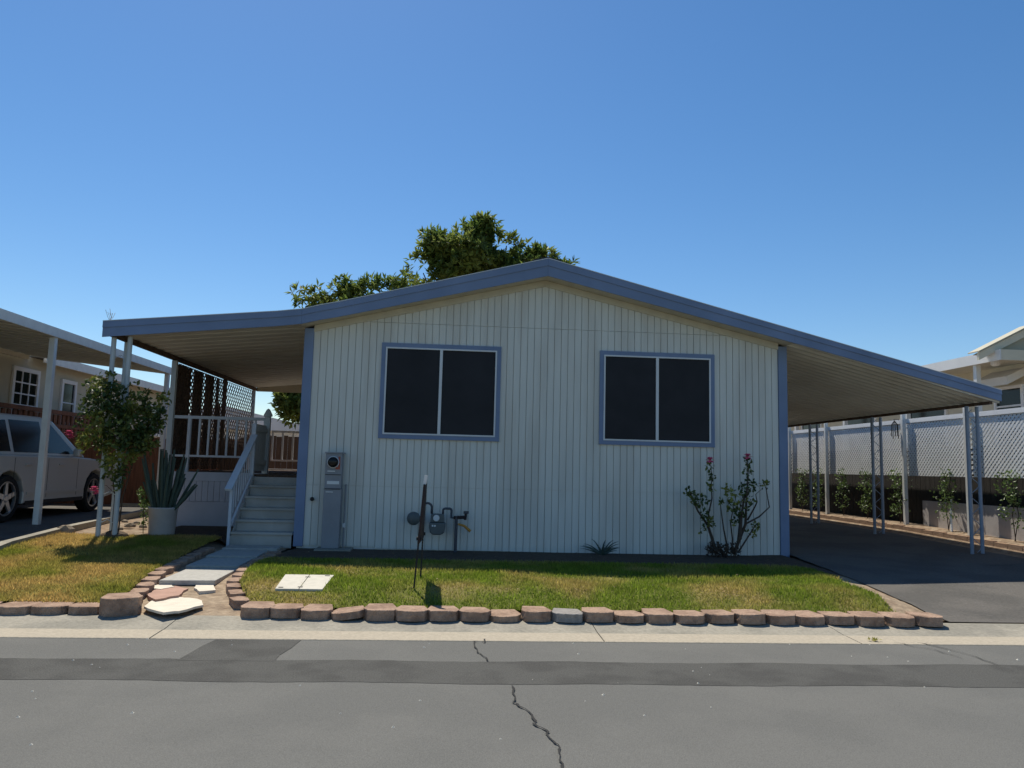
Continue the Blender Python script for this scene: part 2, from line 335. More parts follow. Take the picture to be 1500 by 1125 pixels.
ORD = 'first second third fourth fifth sixth seventh eighth ninth tenth eleventh twelfth thirteenth fourteenth fifteenth sixteenth seventeenth eighteenth nineteenth twentieth twenty-first twenty-second twenty-third'.split()
KL = '{} edging block from the path, reddish brown, in the row along the gutter'
pxs = [371, 414, 460, 508, 555, 601, 648, 695, 740, 787, 834, 879, 924, 969, 1015, 1060, 1105, 1150, 1192, 1237, 1281, 1326, 1369]
for i, px in enumerate(pxs):
    p = onz(px, np.interp(px, [371, 600, 800, 1150, 1369], [906.5, 911, 912, 916, 919]), -.185)
    hs = {0: 1.08, 3: .72, 8: .62, 12: .75, 14: .85, 10: .85, 4: 1.1, 5: 1.05}.get(i, random.uniform(.88, 1.02)); me = BG if i == 10 else BM[i % 7]
    tl = (random.uniform(-.03, .03), -.12 if i == 3 else random.uniform(-.02, .02))
    lab = 'grey concrete edging block among the reddish brown blocks along the gutter' if i == 10 else ('low tilted reddish edging block dipping beside the gutter' if i == 3 else KL.format(ORD[i]))
    put_block(me, p[0], p[1]+.15+random.uniform(-.012, .012), -.184 if i != 3 else -.178, random.uniform(-.06, .06) - (.16 if i == 22 else 0), lab, 'edging blocks along the gutter', tl, (random.uniform(.97, 1.03), 1, hs))
for i, px in enumerate((118, 65, 15, -45, -90, -140, -190)):
    p = onz(px, 901.5, -.185); put_block(BM[px % 7], p[0], p[1]+.15, -.184, random.uniform(-.05, .05), ORD[i]+' low edging block from the large corner block, before the dry side lawn', 'edging blocks of the side lawn', (0, 0), (1.06, 1, .8))
p = onz(167, 903, -.185); put_block(BIG, p[0], p[1]+.14, -.184, .35, 'large squarish edging block at the corner of side lawn and path', None)
# blocks lining the path
def line_blocks(f, side, ys, label, group):
    for i, y in enumerate(ys):
        x = f(y)+side*.07; dx = f(y+.1)-f(y-.1); rz = math.atan2(dx, .2)
        put_block(NAR[(i*3+1) % 5], x, y, gz(f(y)-side*.02, y)-.025, math.pi/2-rz+random.uniform(-.06, .06), label.format(ORD[i]), group, (0, 0), (.98, 1, 1))
line_blocks(path_l, -1, [-3.86+.29*i for i in range(12)], '{} narrow edging block from the gutter, lining the dry lawn side of path', 'edging blocks along the left of the path')
line_blocks(path_r, 1, [-3.86+.29*i for i in range(11)], '{} narrow edging block from the gutter, lining the green lawn side of path', 'edging blocks along the right of the path')

# ------------------------------------------------------------------ path slabs and flagstones
def flag(pix, th, m, z, label, cat, name, group=None, rough=.02):
    P = [onz(a, b, z) for a, b in pix]; c = np.mean(P, 0); pts = []
    for i in range(len(P)):
        a, b = P[i], P[(i+1) % len(P)]
        for k in range(3): pts.append((lerp(a[0], b[0], k/3)+(random.uniform(-rough, rough) if k else 0), lerp(a[1], b[1], k/3)+(random.uniform(-rough, rough) if k else 0)))
    return single(MB().prism(pts, z-th, z, 'z'), name, m, label, cat, (c[0], c[1], z-th), group)
flag([(211, 888), (240, 897), (262, 895), (298, 886), (289, 877), (262, 874), (224, 879)], .02, M_flagw, -.125, 'large white flagstone in the dirt at the street end of path', 'flagstone', 'flagstone')
flag([(216, 870), (228, 878), (262, 872), (276, 862), (256, 858), (226, 864)], .035, M_flagp, -.105, 'pink brown flagstone between the white ones on the path', 'flagstone', 'flagstone')
flag([(210, 861), (236, 863), (256, 859), (254, 855), (220, 857)], .03, M_flagw, -.10, 'narrow white flagstone beside the grey path slab', 'flagstone', 'flagstone')
flag([(284, 861), (292, 866), (316, 864), (312, 852), (290, 854)], .03, M_flagw, -.10, 'small white flagstone touching the right edging of path', 'flagstone', 'flagstone')
def slab(y0, y1, x0, x1, label, jit=0):
    z = gz((x0+x1)/2, (y0+y1)/2)+.035
    single(MB().prism([(x0+jit, y0), (x1+jit, y0+.04), (x1-.02, y1+.02), (x0-.02, y1)], z-.05, z), 'path_slab', M_slab, label, 'slab', ((x0+x1)/2, (y0+y1)/2, z-.05), None, bevel=.006)
slab(-3.08, -2.2, -.72, -.18, 'sunlit grey concrete slab behind the flagstones of the path')
slab(-2.08, -1.35, -.80, -.22, 'second grey concrete path slab, in the house shadow')
slab(-1.25, -.55, -.84, -.22, 'third grey concrete path slab, in the house shadow')
slab(-.45, -.03, -.88, -.16, 'last grey concrete slab at the foot of the porch steps')
# utility box lid
t = thing('utility_box_lid', 'pale two-piece concrete utility box lid set in the lawn', 'utility lid', (.77, -3.35, .0))
LC = [ong(*q, .012) for q in ((403, 864), (418, 843), (489, 844), (472, 865))]
def lp(u, v, dz=0): a = LC[0]*(1-u)+LC[3]*u; b = LC[1]*(1-u)+LC[2]*u; c = a*(1-v)+b*v; return (c[0], c[1], c[2]+dz)
def lbox(u0, u1, v0, v1, z0, z1): return MB().add([lp(u, v, z) for z in (z0, z1) for u, v in ((u0, v0), (u1, v0), (u1, v1), (u0, v1))], [(0, 3, 2, 1), (4, 5, 6, 7), (0, 1, 5, 4), (1, 2, 6, 5), (2, 3, 7, 6), (3, 0, 4, 7)])
for u0, u1 in ((0, .492), (.508, 1)): lbox(u0, u1, 0, 1, -.06, .012).build('lid_half', M_lid, t)
for u, v in ((.5, .82), (.5, .12), (.1, .08), (.88, .93)): lbox(u-.05, u+.05, v-.02, v+.02, .0125, .015).build('lifting_slot', M_black, t)

# ------------------------------------------------------------------ mobile home
W = 7.2; Y0 = -.34; YB = 15.5; PK = (3.49, 4.23)
def rt(x):                              # top line of the fascia
    if x < -.15: return 3.046+(x+2.73)*.1
    if x < .4: return lerp(3.304, 3.432, sm(-.15, .4, x)*.5+(x+.15)/.55*.5)
    if x < PK[0]: return lerp(3.432, PK[1], (x-.4)/(PK[0]-.4))
    return PK[1]-(x-PK[0])*.2475
def fdep(x): return pw(x, (-2.73, .225), (0, .215), (3.49, .262), (7, .2), (10.44, .172))
home = thing('mobile_home', 'white grooved mobile home with blue trim and low gable roof', 'house', (3.6, 0, -.06))
walls = MB(); walls.box(.01, W-.01, .03, YB-.3, -.06, 3.0)
wl = MB().prism([(.012, -.06), (W-.012, -.06), (W-.012, rt(W)-.24), (PK[0], PK[1]-.30), (.012, rt(.012)-.24)], .022, YB-.3, 'y').build('wall', M_white, home)
# siding boards, 4 inch centres, with seams
def zb(x): return -.012-.048*x/W-(.02 if x > 1.15 else 0)
seams = [.84, 3.24]
nb = 71; bw = W/nb
for i in range(nb):
    x0 = i*bw+.0045; x1 = (i+1)*bw-.0045
    if i in (0, nb-1): continue
    xm = (x0+x1)/2; zt = min(rt(x0), rt(x1))-fdep(xm)-.035; cuts = [zb(xm)]+[s for s in seams if s < zt-.05]+[zt]
    dy = random.uniform(-.0012, .0012)
    for k, (a, b) in enumerate(zip(cuts[:-1], cuts[1:])):
        MB().box(x0, x1, .004+dy, .021, a+(.003 if k else 0), b-(.002 if b < zt else 0)).build('siding_board', M_white, wl)
for x0, x1 in ((-.03, .105), (W-.10, W+.035)):
    MB().box(x0, x1, -.018, .10, -.03 if x0 < 1 else -.075, min(rt(x0), rt(x1))-fdep(x0)-.0).build('corner_trim', M_blue, home, bevel=.004)
# frieze, soffit
for a, b in ((.105, PK[0]), (PK[0], W-.10)):
    MB().prism([(a, rt(a)-fdep(a)-.085), (b, rt(b)-fdep(b)-.085), (b, rt(b)-fdep(b)+.01), (a, rt(a)-fdep(a)+.01)], -.016, .003, 'y').build('frieze_board', M_frieze, home)
    MB().prism([(a, rt(a)-fdep(a)+.012), (b, rt(b)-fdep(b)+.012), (b, rt(b)-fdep(b)+.03), (a, rt(a)-fdep(a)+.03)], Y0+.028, -.017, 'y').build('soffit', M_frieze, home)
for a, b in ((-.034, .104), (W-.099, W+.028)): MB().prism([(a, rt(a)-fdep(a)+.012), (b, rt(b)-fdep(b)+.012), (b, rt(b)-.1), (a, rt(a)-.1)], Y0+.04, .10, 'y').build('corner_soffit', M_frieze, home)
# roof planes
for a, b in ((-.02, PK[0]), (PK[0], W+.02)):
    MB().prism([(a, rt(a)-.09), (b, rt(b)-.09), (b, rt(b)-.012), (a, rt(a)-.012)], Y0+.03, YB, 'y').build('roof_plane', M_rooft, home)
MB().prism([(PK[0]-.22, PK[1]-.02), (PK[0], PK[1]+.035), (PK[0]+.2, PK[1]-.02), (PK[0]+.22, PK[1]-.05), (PK[0], PK[1]), (PK[0]-.24, PK[1]-.05)], Y0+.035, YB, 'y').build('ridge_cap', M_black, home)
def fascia(parent, xa, xb, n):
    X = [lerp(xa, xb, i/n) for i in range(n+1)]
    for (o0, o1, dy, nm) in ((0, .42, 0, 'fascia_cap'), (.40, 1, .012, 'fascia')):
        tp = [(x, rt(x)-fdep(x)*o0) for x in X]; bt = [(x, rt(x)-fdep(x)*o1) for x in X][::-1]
        MB().prism(tp+bt, Y0+dy, Y0+.03+dy*.2, 'y').build(nm, M_blue, parent)
    tp = [(x, rt(x)+.004) for x in X]; bt = [(x, rt(x)-.006) for x in X][::-1]
    MB().prism(tp+bt, Y0-.006, Y0+.06, 'y').build('drip_edge', M_alu, parent)
fascia(home, -.02, PK[0], 14); fascia(home, PK[0]+.002, W+.02, 8)
for a, b in ((-.028, .009), (W-.009, W+.028)): MB().box(a, b, .102, YB-.3, 2.7, min(rt(a), rt(b))-.092).build('wall_ledger', M_frieze, home)
# windows
def window(xa, xb, label_dx):
    za, zt = 1.531, 2.936; tw = .062
    wn = MB()
    for bx in ((xa, xb, zt-tw, zt), (xa, xb, za, za+tw), (xa, xa+tw, za+tw, zt-tw), (xb-tw, xb, za+tw, zt-tw)): wn.box(bx[0], bx[1], -.026, .003, bx[2], bx[3])
    wo = wn.build('window', M_blue, home); i0, i1, j0, j1 = xa+tw, xb-tw, za+tw, zt-tw; fr = MB(); k = .022
    for bx in ((i0, i1, j1-k, j1), (i0, i1, j0, j0+k), (i0, i0+k, j0+k, j1-k), (i1-k, i1, j0+k, j1-k)): fr.box(bx[0], bx[1], -.034, -.002, bx[2], bx[3])
    fr.build('window_frame', M_alu, wo); mx = (i0+i1)/2; MB().box(mx-.026, mx+.016, -.038, -.004, j0+k, j1-k).build('mullion', M_alu, wo)
    MB().box(i0+k, mx-.026, -.018, -.004, j0+k, j1-k).build('screen_pane', M_screen, wo); MB().box(mx+.016, i1-k, -.012, -.003, j0+k, j1-k).build('screen_pane', M_screen, wo)
window(1.096, 2.854, 0); window(4.339, 6.097, 1)
MB().lathe([(.018, 0), (.018, -.05), (.03, -.05), (.03, -.065), (.012, -.07)], (.21, .004, .64), 10, 'y').build('hose_tap', M_black, home)

# ------------------------------------------------------------------ awnings (porch, carport)
def awning_pans(parent, xa, xb, ya, yb, step, thick, rib):
    ny = int(round((yb-ya)/step)); step = (yb-ya)/ny; protos = None
    for i in range(ny):
        y0 = ya+i*step; prof = [(0, 0), (.018, -rib), (.018+step*.22, -rib), (.036+step*.22, 0), (step-.002, 0), (step-.002, .012), (0, .012)]
        if protos is None:
            mb = MB(); n = len(prof); za, zbb = rt(xa)-thick, rt(xb)-thick
            mb.add([(xa, ya+p, za+q) for p, q in prof]+[(xb, ya+p, zbb+q) for p, q in prof], [tuple(range(n)), tuple(range(n, 2*n))[::-1]]+[(k, (k+1) % n, n+(k+1) % n, n+k) for k in range(n)])
            protos = mb.build('roof_pan', M_pan, parent)
        else:
            o = protos.copy(); COL.objects.link(o); o.location = (0, y0-ya, 0)
carp = thing('carport_awning', 'long sloping carport awning with blue fascia and corrugated pans', 'carport', (8.85, 4, gz(9, 3)))
awning_pans(carp, W+.03, 10.43, Y0+.035, 10.2, .205, .145, .055)
fascia(carp, W+.022, 10.44, 10)
MB().bar((10.30, Y0+.06, rt(10.3)-.228), (10.30, 10.2, rt(10.3)-.228), .05, .045).build('eave_beam', M_wood, carp)
def iron_post(parent, x, y, z0, z1, m, dx=.085):
    po = MB().tube([(x-dx, y, z0), (x-dx, y, z1)], .028, 10).build('post', m, parent)
    MB().tube([(x+dx, y, z0), (x+dx, y, z1)], .028, 10).build('post_tube', m, po)
    n = 14; pts = []
    for i in range(n*6+1):
        t = i/(n*6); a = t*n*math.pi; pts.append((x+(dx-.02)*math.sin(a), y, lerp(z0+.05, z1-.05, t)))
    MB().tube(pts, .006, 5).build('scroll_rod', m, po)
for y in (.14, 2.84, 5.39, 8.3): iron_post(carp, 10.29, y, gz(10.3, y)-.02, rt(10.3)-.252, M_bluepost)
porch = thing('porch_awning', 'flat porch awning with blue fascia and tan pan underside', 'awning', (-1.35, 3.5, .05))
awning_pans(porch, -2.71, -.035, Y0+.035, 7.5, .31, .14, .012)
fascia(porch, -2.73, -.022, 8)
MB().bar((-2.715, Y0+.035, rt(-2.7)-.10), (-2.715, 7.5, rt(-2.7)-.10), .03, .16).build('eave_gutter', M_blue, porch)
MB().bar((-2.62, Y0+.06, rt(-2.62)-.185), (-2.62, 7.5, rt(-2.62)-.185), .06, .07).build('eave_beam', M_wood, porch)
MB().box(-2.6, -.04, 7.502, 7.53, rt(-1.3)-.36, rt(-1.3)-.12).build('rear_fascia', M_frieze, porch)
zt = rt(-2.62)-.222
for x, y in ((-2.62, -.2), (-2.40, -.2), (-2.62, .22)):
    po = MB().tube([(x, y, gz(x, y)-.02), (x, y, rt(x)-.225 if x > -2.6 else zt)], .033, 10).build('post', M_iron, porch)
for k in range(7):
    zz = .25+k*.38; MB().tube([(-2.62, -.2, zz), (-2.51, -.2, zz+.06), (-2.40, -.2, zz)], .006, 5).build('scroll_rod', M_iron, porch)
MB().box(-2.66, -2.58, 2.12, 2.20, gz(-2.6, 2.2)-.02, zt).build('post', M_iron, porch); MB().box(-2.655, -2.585, 7.30, 7.37, .05, zt).build('post', M_iron, porch)
# dry weed on the awning corner
mb = MB()
for k in range(7):
    a = random.uniform(-.07, .07); mb.tube([(-2.66, Y0+.05, 3.05), (-2.66+a*.5, Y0+.05+random.uniform(-.05, .05), 3.12), (-2.66+a, Y0+.05, 3.05+random.uniform(.1, .19))], .0025, 4)
single(mb, 'dry_weed', M_litter, 'wisp of dry weed on the corner of the porch awning', 'weed', (-2.66, Y0+.05, 3.05))

# ------------------------------------------------------------------ porch deck, steps, rails
DK = .95
deck = thing('porch_deck', 'raised porch deck with blue-grey grooved skirting beside the steps', 'porch', (-1.3, 4.5, .04))
k = 0; y = 2.14
while y < 7.4:
    MB().box(-2.6, -.05, y, y+.135, DK-.035, DK).build('deck_board', M_wood, deck); y += .14
for yy in np.arange(1.14, 2.13, .14): MB().box(-.93, -.05, yy, yy+.135, DK-.035, DK).build('deck_board', M_wood, deck)
MB().box(-2.6, -.94, 2.10, 2.135, DK-.15, DK-.0).build('rim_board', M_skirt, deck)
for i in range(17): MB().box(-2.595+i*.0975, -2.595+(i+1)*.0975-.006, 2.112, 2.13, .46, DK-.153).build('skirt_board', M_skirt, deck)
MB().box(-2.6, -.94, 2.105, 2.13, .03, .455).build('skirt_panel', M_skirt, deck)
MB().box(-.94, -.92, 1.15, 2.10, .03, DK-.04).build('side_panel', M_skirt, deck)
MB().box(-2.6, -2.57, 2.135, 7.4, .03, DK-.04).build('side_panel', M_skirt, deck)
steps = thing('porch_steps', 'flight of pale painted wooden porch steps', 'steps', (-.5, .6, -.05))
n = 6; run = .205
for i in range(n-0):
    z1 = (i+1)*DK/n-.0; zb_ = i*DK/n
    y0 = .0+i*run
    if i < n-1: MB().box(-.90, -.045, y0-.025, y0+run+.01, z1-.035, z1).build('tread', M_step, steps, bevel=.004)
    MB().box(-.885, -.06, y0, y0+.02, max(zb_-.06 if i == 0 else zb_, -.08), z1-.037).build('riser', M_step, steps)
MB().prism([(0.005, -.06), (1.12, -.06), (1.12, .9), (1.03, .9), (.005, .10)], -.91, -.887, 'x').build('stringer', M_step, steps)
rail = thing('stair_railing', 'light blue-grey stair handrail with thin balusters', 'railing', (-.93, .5, -.05))
MB().bar((-.93, -.16, .745), (-.93, 1.06, 1.555), .10, .04).build('handrail', M_rail, rail, bevel=.004)
MB().bar((-.93, .06, .24), (-.93, 1.04, .93), .03, .03).build('lower_rail', M_rail, rail)
MB().box(-.955, -.915, .0, .04, -.06, .83).build('newel_post', M_rail, rail); MB().box(-.975, -.915, 1.06, 1.12, .02, 1.74).build('newel_post', M_rail, rail)
for i in range(1, 9):
    yy = .02+i*.115; zz = .745+(yy+.16)*.664; MB().box(-.937, -.923, yy-.007, yy+.007, zz-.53, zz-.015).build('baluster', M_rail, rail)
gate = thing('porch_gate', 'open grey board gate with pointed finial post on the porch', 'gate', (-.97, 1.6, DK))
for i in range(6): MB().box(-.985, -.965, 1.16+i*.13, 1.16+i*.13+.124, DK+.05, DK+.80).build('gate_board', M_iron, gate)
for z in (DK+.15, DK+.68): MB().box(-.965, -.94, 1.16, 1.94, z, z+.07).build('gate_rail', M_iron, gate)
po = MB().box(-1.01, -.92, 1.95, 2.04, DK, DK+.93).build('finial_post', M_iron, gate)
MB().lathe([(.05, 0), (.055, .03), (.075, .035), (.075, .06), (.06, .09), (.03, .15), (.0, .17)], (-.965, 1.995, DK+.93), 8).build('finial', M_iron, po)
frl = thing('porch_front_railing', 'grey balustrade along the porch front above the skirting', 'railing', (-1.8, 2.2, DK))
MB().box(-2.57, -1.02, 2.17, 2.22, 1.85, 1.90).build('top_rail', M_rail, frl); MB().box(-2.57, -1.02, 2.18, 2.21, 1.20, 1.235).build('bottom_rail', M_rail, frl)
for i in range(9): MB().box(-2.30+i*.155-.016, -2.30+i*.155+.016, 2.18, 2.21, 1.235, 1.85).build('baluster', M_rail, frl)
MB().box(-2.34, -2.29, 2.165, 2.225, DK, 1.85).build('end_post', M_rail, frl)
brl = thing('porch_rear_railing', 'sunlit pale balustrade at the rear end of the porch', 'railing', (-1.3, 7.4, DK))
MB().box(-2.15, -.06, 7.36, 7.44, 1.84, 1.89).build('top_rail', M_lat, brl); MB().box(-2.15, -.06, 7.38, 7.42, 1.16, 1.20).build('bottom_rail', M_lat, brl); MB().box(-2.5, -.06, 7.36, 7.45, DK, DK+.03).build('base_rail', M_lat, brl)
for i in range(9): MB().box(-2.13+i*.24-.02, -2.13+i*.24+.02, 7.38, 7.42, 1.2, 1.84).build('baluster', M_lat, brl)
# lattice screens on the street-side left edge of the porch
def lattice(parent, name, m, fixed, u0, u1, z0, z1, sp, wd, th=.006, axis='x'):
    mb = MB(); H = z1-z0
    for sgn in (1, -1):
        c = u0-H if sgn > 0 else u0
        while c < (u1 if sgn > 0 else u1+H):
            a, b = (c, z0), (c+sgn*H, z1)
            # clip to u0..u1
            def cl(p, q):
                (ua, za), (ub, zb2) = p, q
                if ua < u0: t = (u0-ua)/(ub-ua); ua, za = u0, lerp(za, zb2, t)
                if ua > u1: t = (u1-ua)/(ub-ua); ua, za = u1, lerp(za, zb2, t)
                return ua, za
            if not (max(a[0], b[0]) <= u0 or min(a[0], b[0]) >= u1):
                A, B = cl(a, b), cl(b, a); off = th*(sgn*.55)
                hw = wd*.7071
                q = [(A[0]-hw, A[1]), (A[0]+hw, A[1]), (B[0]+hw, B[1]), (B[0]-hw, B[1])]
                mb.prism(q, fixed+off-th/2, fixed+off+th/2, axis)
            c += sp
    return stuff(mb.build(name, m, parent))
scr = thing('porch_lattice_screen', 'brown lattice privacy screen on the side of the porch', 'lattice', (-2.62, 4.7, DK))
lattice(scr, 'lattice_slats', M_latb, -2.62, 2.3, 4.95, 1.0, zt-.02, .125, .036)
lattice(scr, 'open_lattice_slats', M_latb, -2.62, 5.1, 7.25, 1.25, zt-.02, .15, .028)
for yy in (4.98, 5.06): MB().box(-2.645, -2.595, yy, yy+.06, DK, zt).build('upright', M_latb, scr)
for i in range(16):                       # rough boards fixed behind the near screen
    y0 = 2.25+i*.168; hh = zt-.03 if i < 15 else 2.3
    if i in (5, 9, 13): continue
    MB().box(-2.665, -2.645, y0, y0+.135, DK+.02, hh).build('board', M_wood, scr)
for i in range(12): MB().box(-2.665, -2.645, 5.2+i*.175, 5.2+i*.175+.12, DK, 1.62+.05*math.sin(i)).build('board', M_wood, scr)

# ------------------------------------------------------------------ electric pedestal
ped = thing('electric_pedestal', 'grey metal electric meter pedestal against the siding', 'meter pedestal', (.52, -.14, -.06))
MB().box(.33, .82, -.40, -.015, -.075, -.028).build('concrete_pad', M_conc, ped)
bd = MB().box(.39, .63, -.20, -.025, -.028, .80).build('lower_cabinet', M_ped, ped, bevel=.005)
MB().box(.395, .625, -.20, -.025, .803, 1.29).build('upper_cabinet', M_ped, ped, bevel=.005); MB().box(.383, .645, -.215, -.022, 1.292, 1.312).build('hood', M_ped, ped)
MB().lathe([(.075, 0), (.075, -.03), (.068, -.075), (.05, -.085)], (.505, -.20, 1.17), 16, 'y').build('meter_dome', M_glass, ped, smooth=True)
MB().lathe([(.085, 0), (.085, -.018), (.076, -.02)], (.505, -.199, 1.17), 16, 'y').build('meter_ring', M_alu, ped)
for (x0, x1, z0, z1, m) in ((.43, .535, 1.035, 1.05, M_label), (.43, .60, .86, .905, M_label), (.42, .52, .745, .757, M_label), (.575, .60, 1.10, 1.25, M_red), (.54, .60, 1.07, 1.10, M_red)):
    MB().box(x0, x1, -.2045, -.2005, z0, z1).build('label_plate', m, ped)
MB().box(.40, .62, -.206, -.2005, .80-.012, .80-.004).build('door_lip', M_black, ped); MB().box(.40, .62, -.208, -.2005, .99, .998).build('door_lip', M_black, ped)
MB().tube([(.675, -.05, -.03), (.675, -.05, .86)], .012, 8).build('conduit', M_ped, ped); MB().box(.655, .695, -.075, -.022, .25, .31).build('junction_box', M_alu, ped)

# ------------------------------------------------------------------ gas meter
gas = thing('gas_meter', 'grey gas meter with bent pipes and yellow valve lever on riser', 'gas meter', (2.0, -.22, -.06)); gy = -.22
bodyp = [(1.885, .30), (1.90, .22), (1.95, .19), (2.05, .19), (2.10, .22), (2.115, .30), (2.115, .36), (1.885, .36)]
MB().prism(bodyp, gy-.09, gy+.09, 'y').build('meter_body', M_meter, gas, bevel=.015)
MB().prism([(1.90, .363), (2.10, .363), (2.09, .48), (1.91, .48)], gy-.08, gy+.07, 'y').build('meter_head', M_meter, gas, bevel=.01)
MB().lathe([(.045, 0), (.045, -.012), (.036, -.014)], (1.985, gy-.08, .425), 14, 'y').build('dial', M_alu, gas)
for dx in (0, .032): MB().box(1.925+dx, 1.948+dx, gy-.0945, gy-.0905, .305, .33).build('number_tag', M_label, gas)
def arch(x0, x1, za, zb2, r=.05):
    pts = [(x0, gy, za)]
    for i in range(7):
        a = math.pi-i*math.pi/12; pts.append((x0+r+r*math.cos(a), gy, zb2-r+r*math.sin(a)))
    for i in range(7):
        a = math.pi/2-i*math.pi/12; pts.append((x1-r+r*math.cos(a), gy, zb2-r+r*math.sin(a)))
    return pts
MB().tube(arch(1.785, 1.915, .36, .625, .06)+[(1.915, gy, .48)], .016, 8).build('outlet_pipe', M_pipe, gas, smooth=True)
MB().tube(arch(2.075, 2.195, .48, .555, .03)+[(2.195, gy, .43), (2.25, gy, .425)], .016, 8).build('inlet_pipe', M_pipe, gas, smooth=True)
MB().tube([(1.785, gy, .37), (1.785, gy+.2, .37)], .018, 8).build('house_pipe', M_pipe, gas)
MB().lathe([(.02, 0), (.085, .012), (.095, .03), (.085, .05), (.03, .075)], (1.665, gy-.06, .41), 18, 'y').build('regulator', M_meter, gas, smooth=True)
MB().tube([(1.665, gy, .40), (1.79, gy, .39)], .02, 8).build('regulator_pipe', M_pipe, gas)
MB().tube([(2.265, gy, -.08), (2.265, gy, .45)], .024, 10).build('riser', M_pipe, gas)
MB().tube([(2.23, gy, .43), (2.40, gy, .44)], .024, 8).build('valve_body', M_rust, gas)
MB().tube([(2.39, gy, .40), (2.40, gy, .49)], .02, 8).build('valve_stem', M_rust, gas); MB().box(2.365, 2.44, gy-.02, gy+.02, .49, .525).build('valve_cap', M_pipe, gas)
MB().tube([(2.29, gy-.03, .345), (2.38, gy-.03, .32), (2.47, gy-.03, .245)], [.014, .018, .022], 8).build('valve_lever', M_yellow, gas)

# ------------------------------------------------------------------ yard sign seen edge-on
sg = thing('yard_sign', 'dark yard sign panel on two thin stakes, turned edge-on in the lawn', 'sign', (1.88, -3.4, gz(1.9, -3.3)))
b1 = ong(606.5, 863.5)[:2]; b2 = ong(616, 847)[:2]
def sp(b, z): return (b[0]+(.065 if b[1] < (b1[1]+b2[1])/2 else .02)*z, b[1], z)
for b in (b1, b2): MB().bar(sp(b, -.16), sp(b, .98), .016, .016).build('stake', M_black, sg)
q = [sp(b1+np.array([0, -.05]), .40), sp(b2+np.array([0, .05]), .40), sp(b2+np.array([0, .05]), .97), sp(b1+np.array([0, -.05]), .97)]
MB().add([(a[0]-.009, a[1], a[2]) for a in q]+[(a[0]+.009, a[1], a[2]) for a in q], [(0, 1, 2, 3), (7, 6, 5, 4), (0, 4, 5, 1), (1, 5, 6, 2), (2, 6, 7, 3), (3, 7, 4, 0)]).build('panel', M_rust, sg)
for b in (b1, b2): MB().bar(sp(b, .43), sp(b, .46), .05, .05).build('clamp', M_black, sg)
MB().bar(sp(b1, .975), sp(b1+np.array([.008, 0]), 1.06), .032, .03).build('white_tip', M_label, sg)

# ------------------------------------------------------------------ plants
def leaf_quad(mb, c, d, up, ln, wd):
    d = d.normalized(); s_ = d.cross(up)
    s_ = s_.normalized() if s_.length > 1e-4 else Vector((1, 0, 0)); nrm = s_.cross(d)
    m1 = c+d*ln*.5+nrm*ln*.06
    mb.add([c, m1+s_*wd*.5, c+d*ln-nrm*ln*.08, m1-s_*wd*.5], [(0, 1, 2, 3)])
def rvec(): 
    a = random.uniform(0, 2*math.pi); z = random.uniform(-1, 1); r = math.sqrt(1-z*z); return Vector((r*math.cos(a), r*math.sin(a), z))
def sprig(mb, p, d, n, ln, spread):
    for k in range(n):
        leaf_quad(mb, p+rvec()*spread, (d*.4+rvec()).normalized(), rvec(), ln*random.uniform(.7, 1.2), ln*.6)
def rose_bloom(mb, c, r):
    for ring, (n, rr, el) in enumerate(((6, .9, -.5), (7, 1, .1), (6, .9, .65), (5, .75, 1.05), (3, .6, 1.4))):
        for k in range(n):
            a = 2*math.pi*k/n+ring*.5+random.uniform(-.2, .2); d = Vector((math.cos(a)*math.cos(el), math.sin(a)*math.cos(el), math.sin(el)))
            leaf_quad(mb, c, d, Vector((0, 0, 1)), r*rr*1.3, r*1.1)
# bare rose bush by the wall
rb = thing('rose_bush', 'sparse thorny rose bush with two pink blooms beside the siding', 'rose bush', (6.15, -.3, -.06)); RY = -.3
def wp(px, py, dy=0): p = onY(px, py, RY+dy); return Vector(p)
canes = [[(1050, 812), (1042, 785), (1037, 770), (1022, 748), (1012, 725), (1010, 716)], [(1037, 770), (1038, 752), (1043, 730), (1042, 712), (1043, 695), (1041, 682)], [(1066, 805), (1060, 775), (1056, 745), (1055, 735)],
    [(1072, 810), (1073, 790), (1070, 765), (1074, 745), (1078, 728)], [(1075, 812), (1085, 785), (1092, 768), (1093, 740), (1094, 720), (1096, 700), (1095, 672)], [(1082, 808), (1098, 783), (1105, 772), (1110, 766)], [(1093, 767), (1112, 757), (1127, 743), (1122, 715), (1119, 708)],
    [(1095, 762), (1106, 742), (1109, 735), (1107, 724), (1115, 717)], [(1084, 790), (1086, 755), (1090, 730), (1100, 715)], [(1080, 800), (1083, 770), (1084, 745), (1088, 725)]]
for ci, c in enumerate(canes):
    pts = [wp(a, b, .04*math.sin(ci*2.1+i*.7)) for i, (a, b) in enumerate(c)]; r0 = .026 if ci in (0, 4, 8) else .014
    MB().tube(pts, [max(.0045, r0*(1-.75*i/(len(pts)-1))) for i in range(len(pts))], 6).build('cane', M_cane, rb)
mb = MB()
for px, py, n, s_ in ((1025, 735, 30, .10), (1010, 722, 14, .06), (1040, 765, 18, .06), (1043, 700, 10, .05), (1043, 715, 12, .06), (1041, 684, 10, .05), (1020, 730, 14, .07), (1073, 742, 26, .09), (1070, 725, 14, .07), (1084, 748, 30, .10), (1097, 712, 26, .10), (1090, 720, 18, .08),
                  (1095, 690, 12, .06), (1096, 676, 8, .04), (1120, 711, 12, .05), (1035, 755, 16, .07), (1078, 765, 10, .05), (1056, 735, 8, .03), (1108, 770, 10, .05), (1065, 715, 8, .05), (1100, 780, 8, .05), (1030, 775, 8, .06), (1095, 735, 18, .08)):
    sprig(mb, wp(px, py), Vector((0, 0, 1)), int(n*2), .062, s_)
mb.build('leaves', M_rleaf, rb)
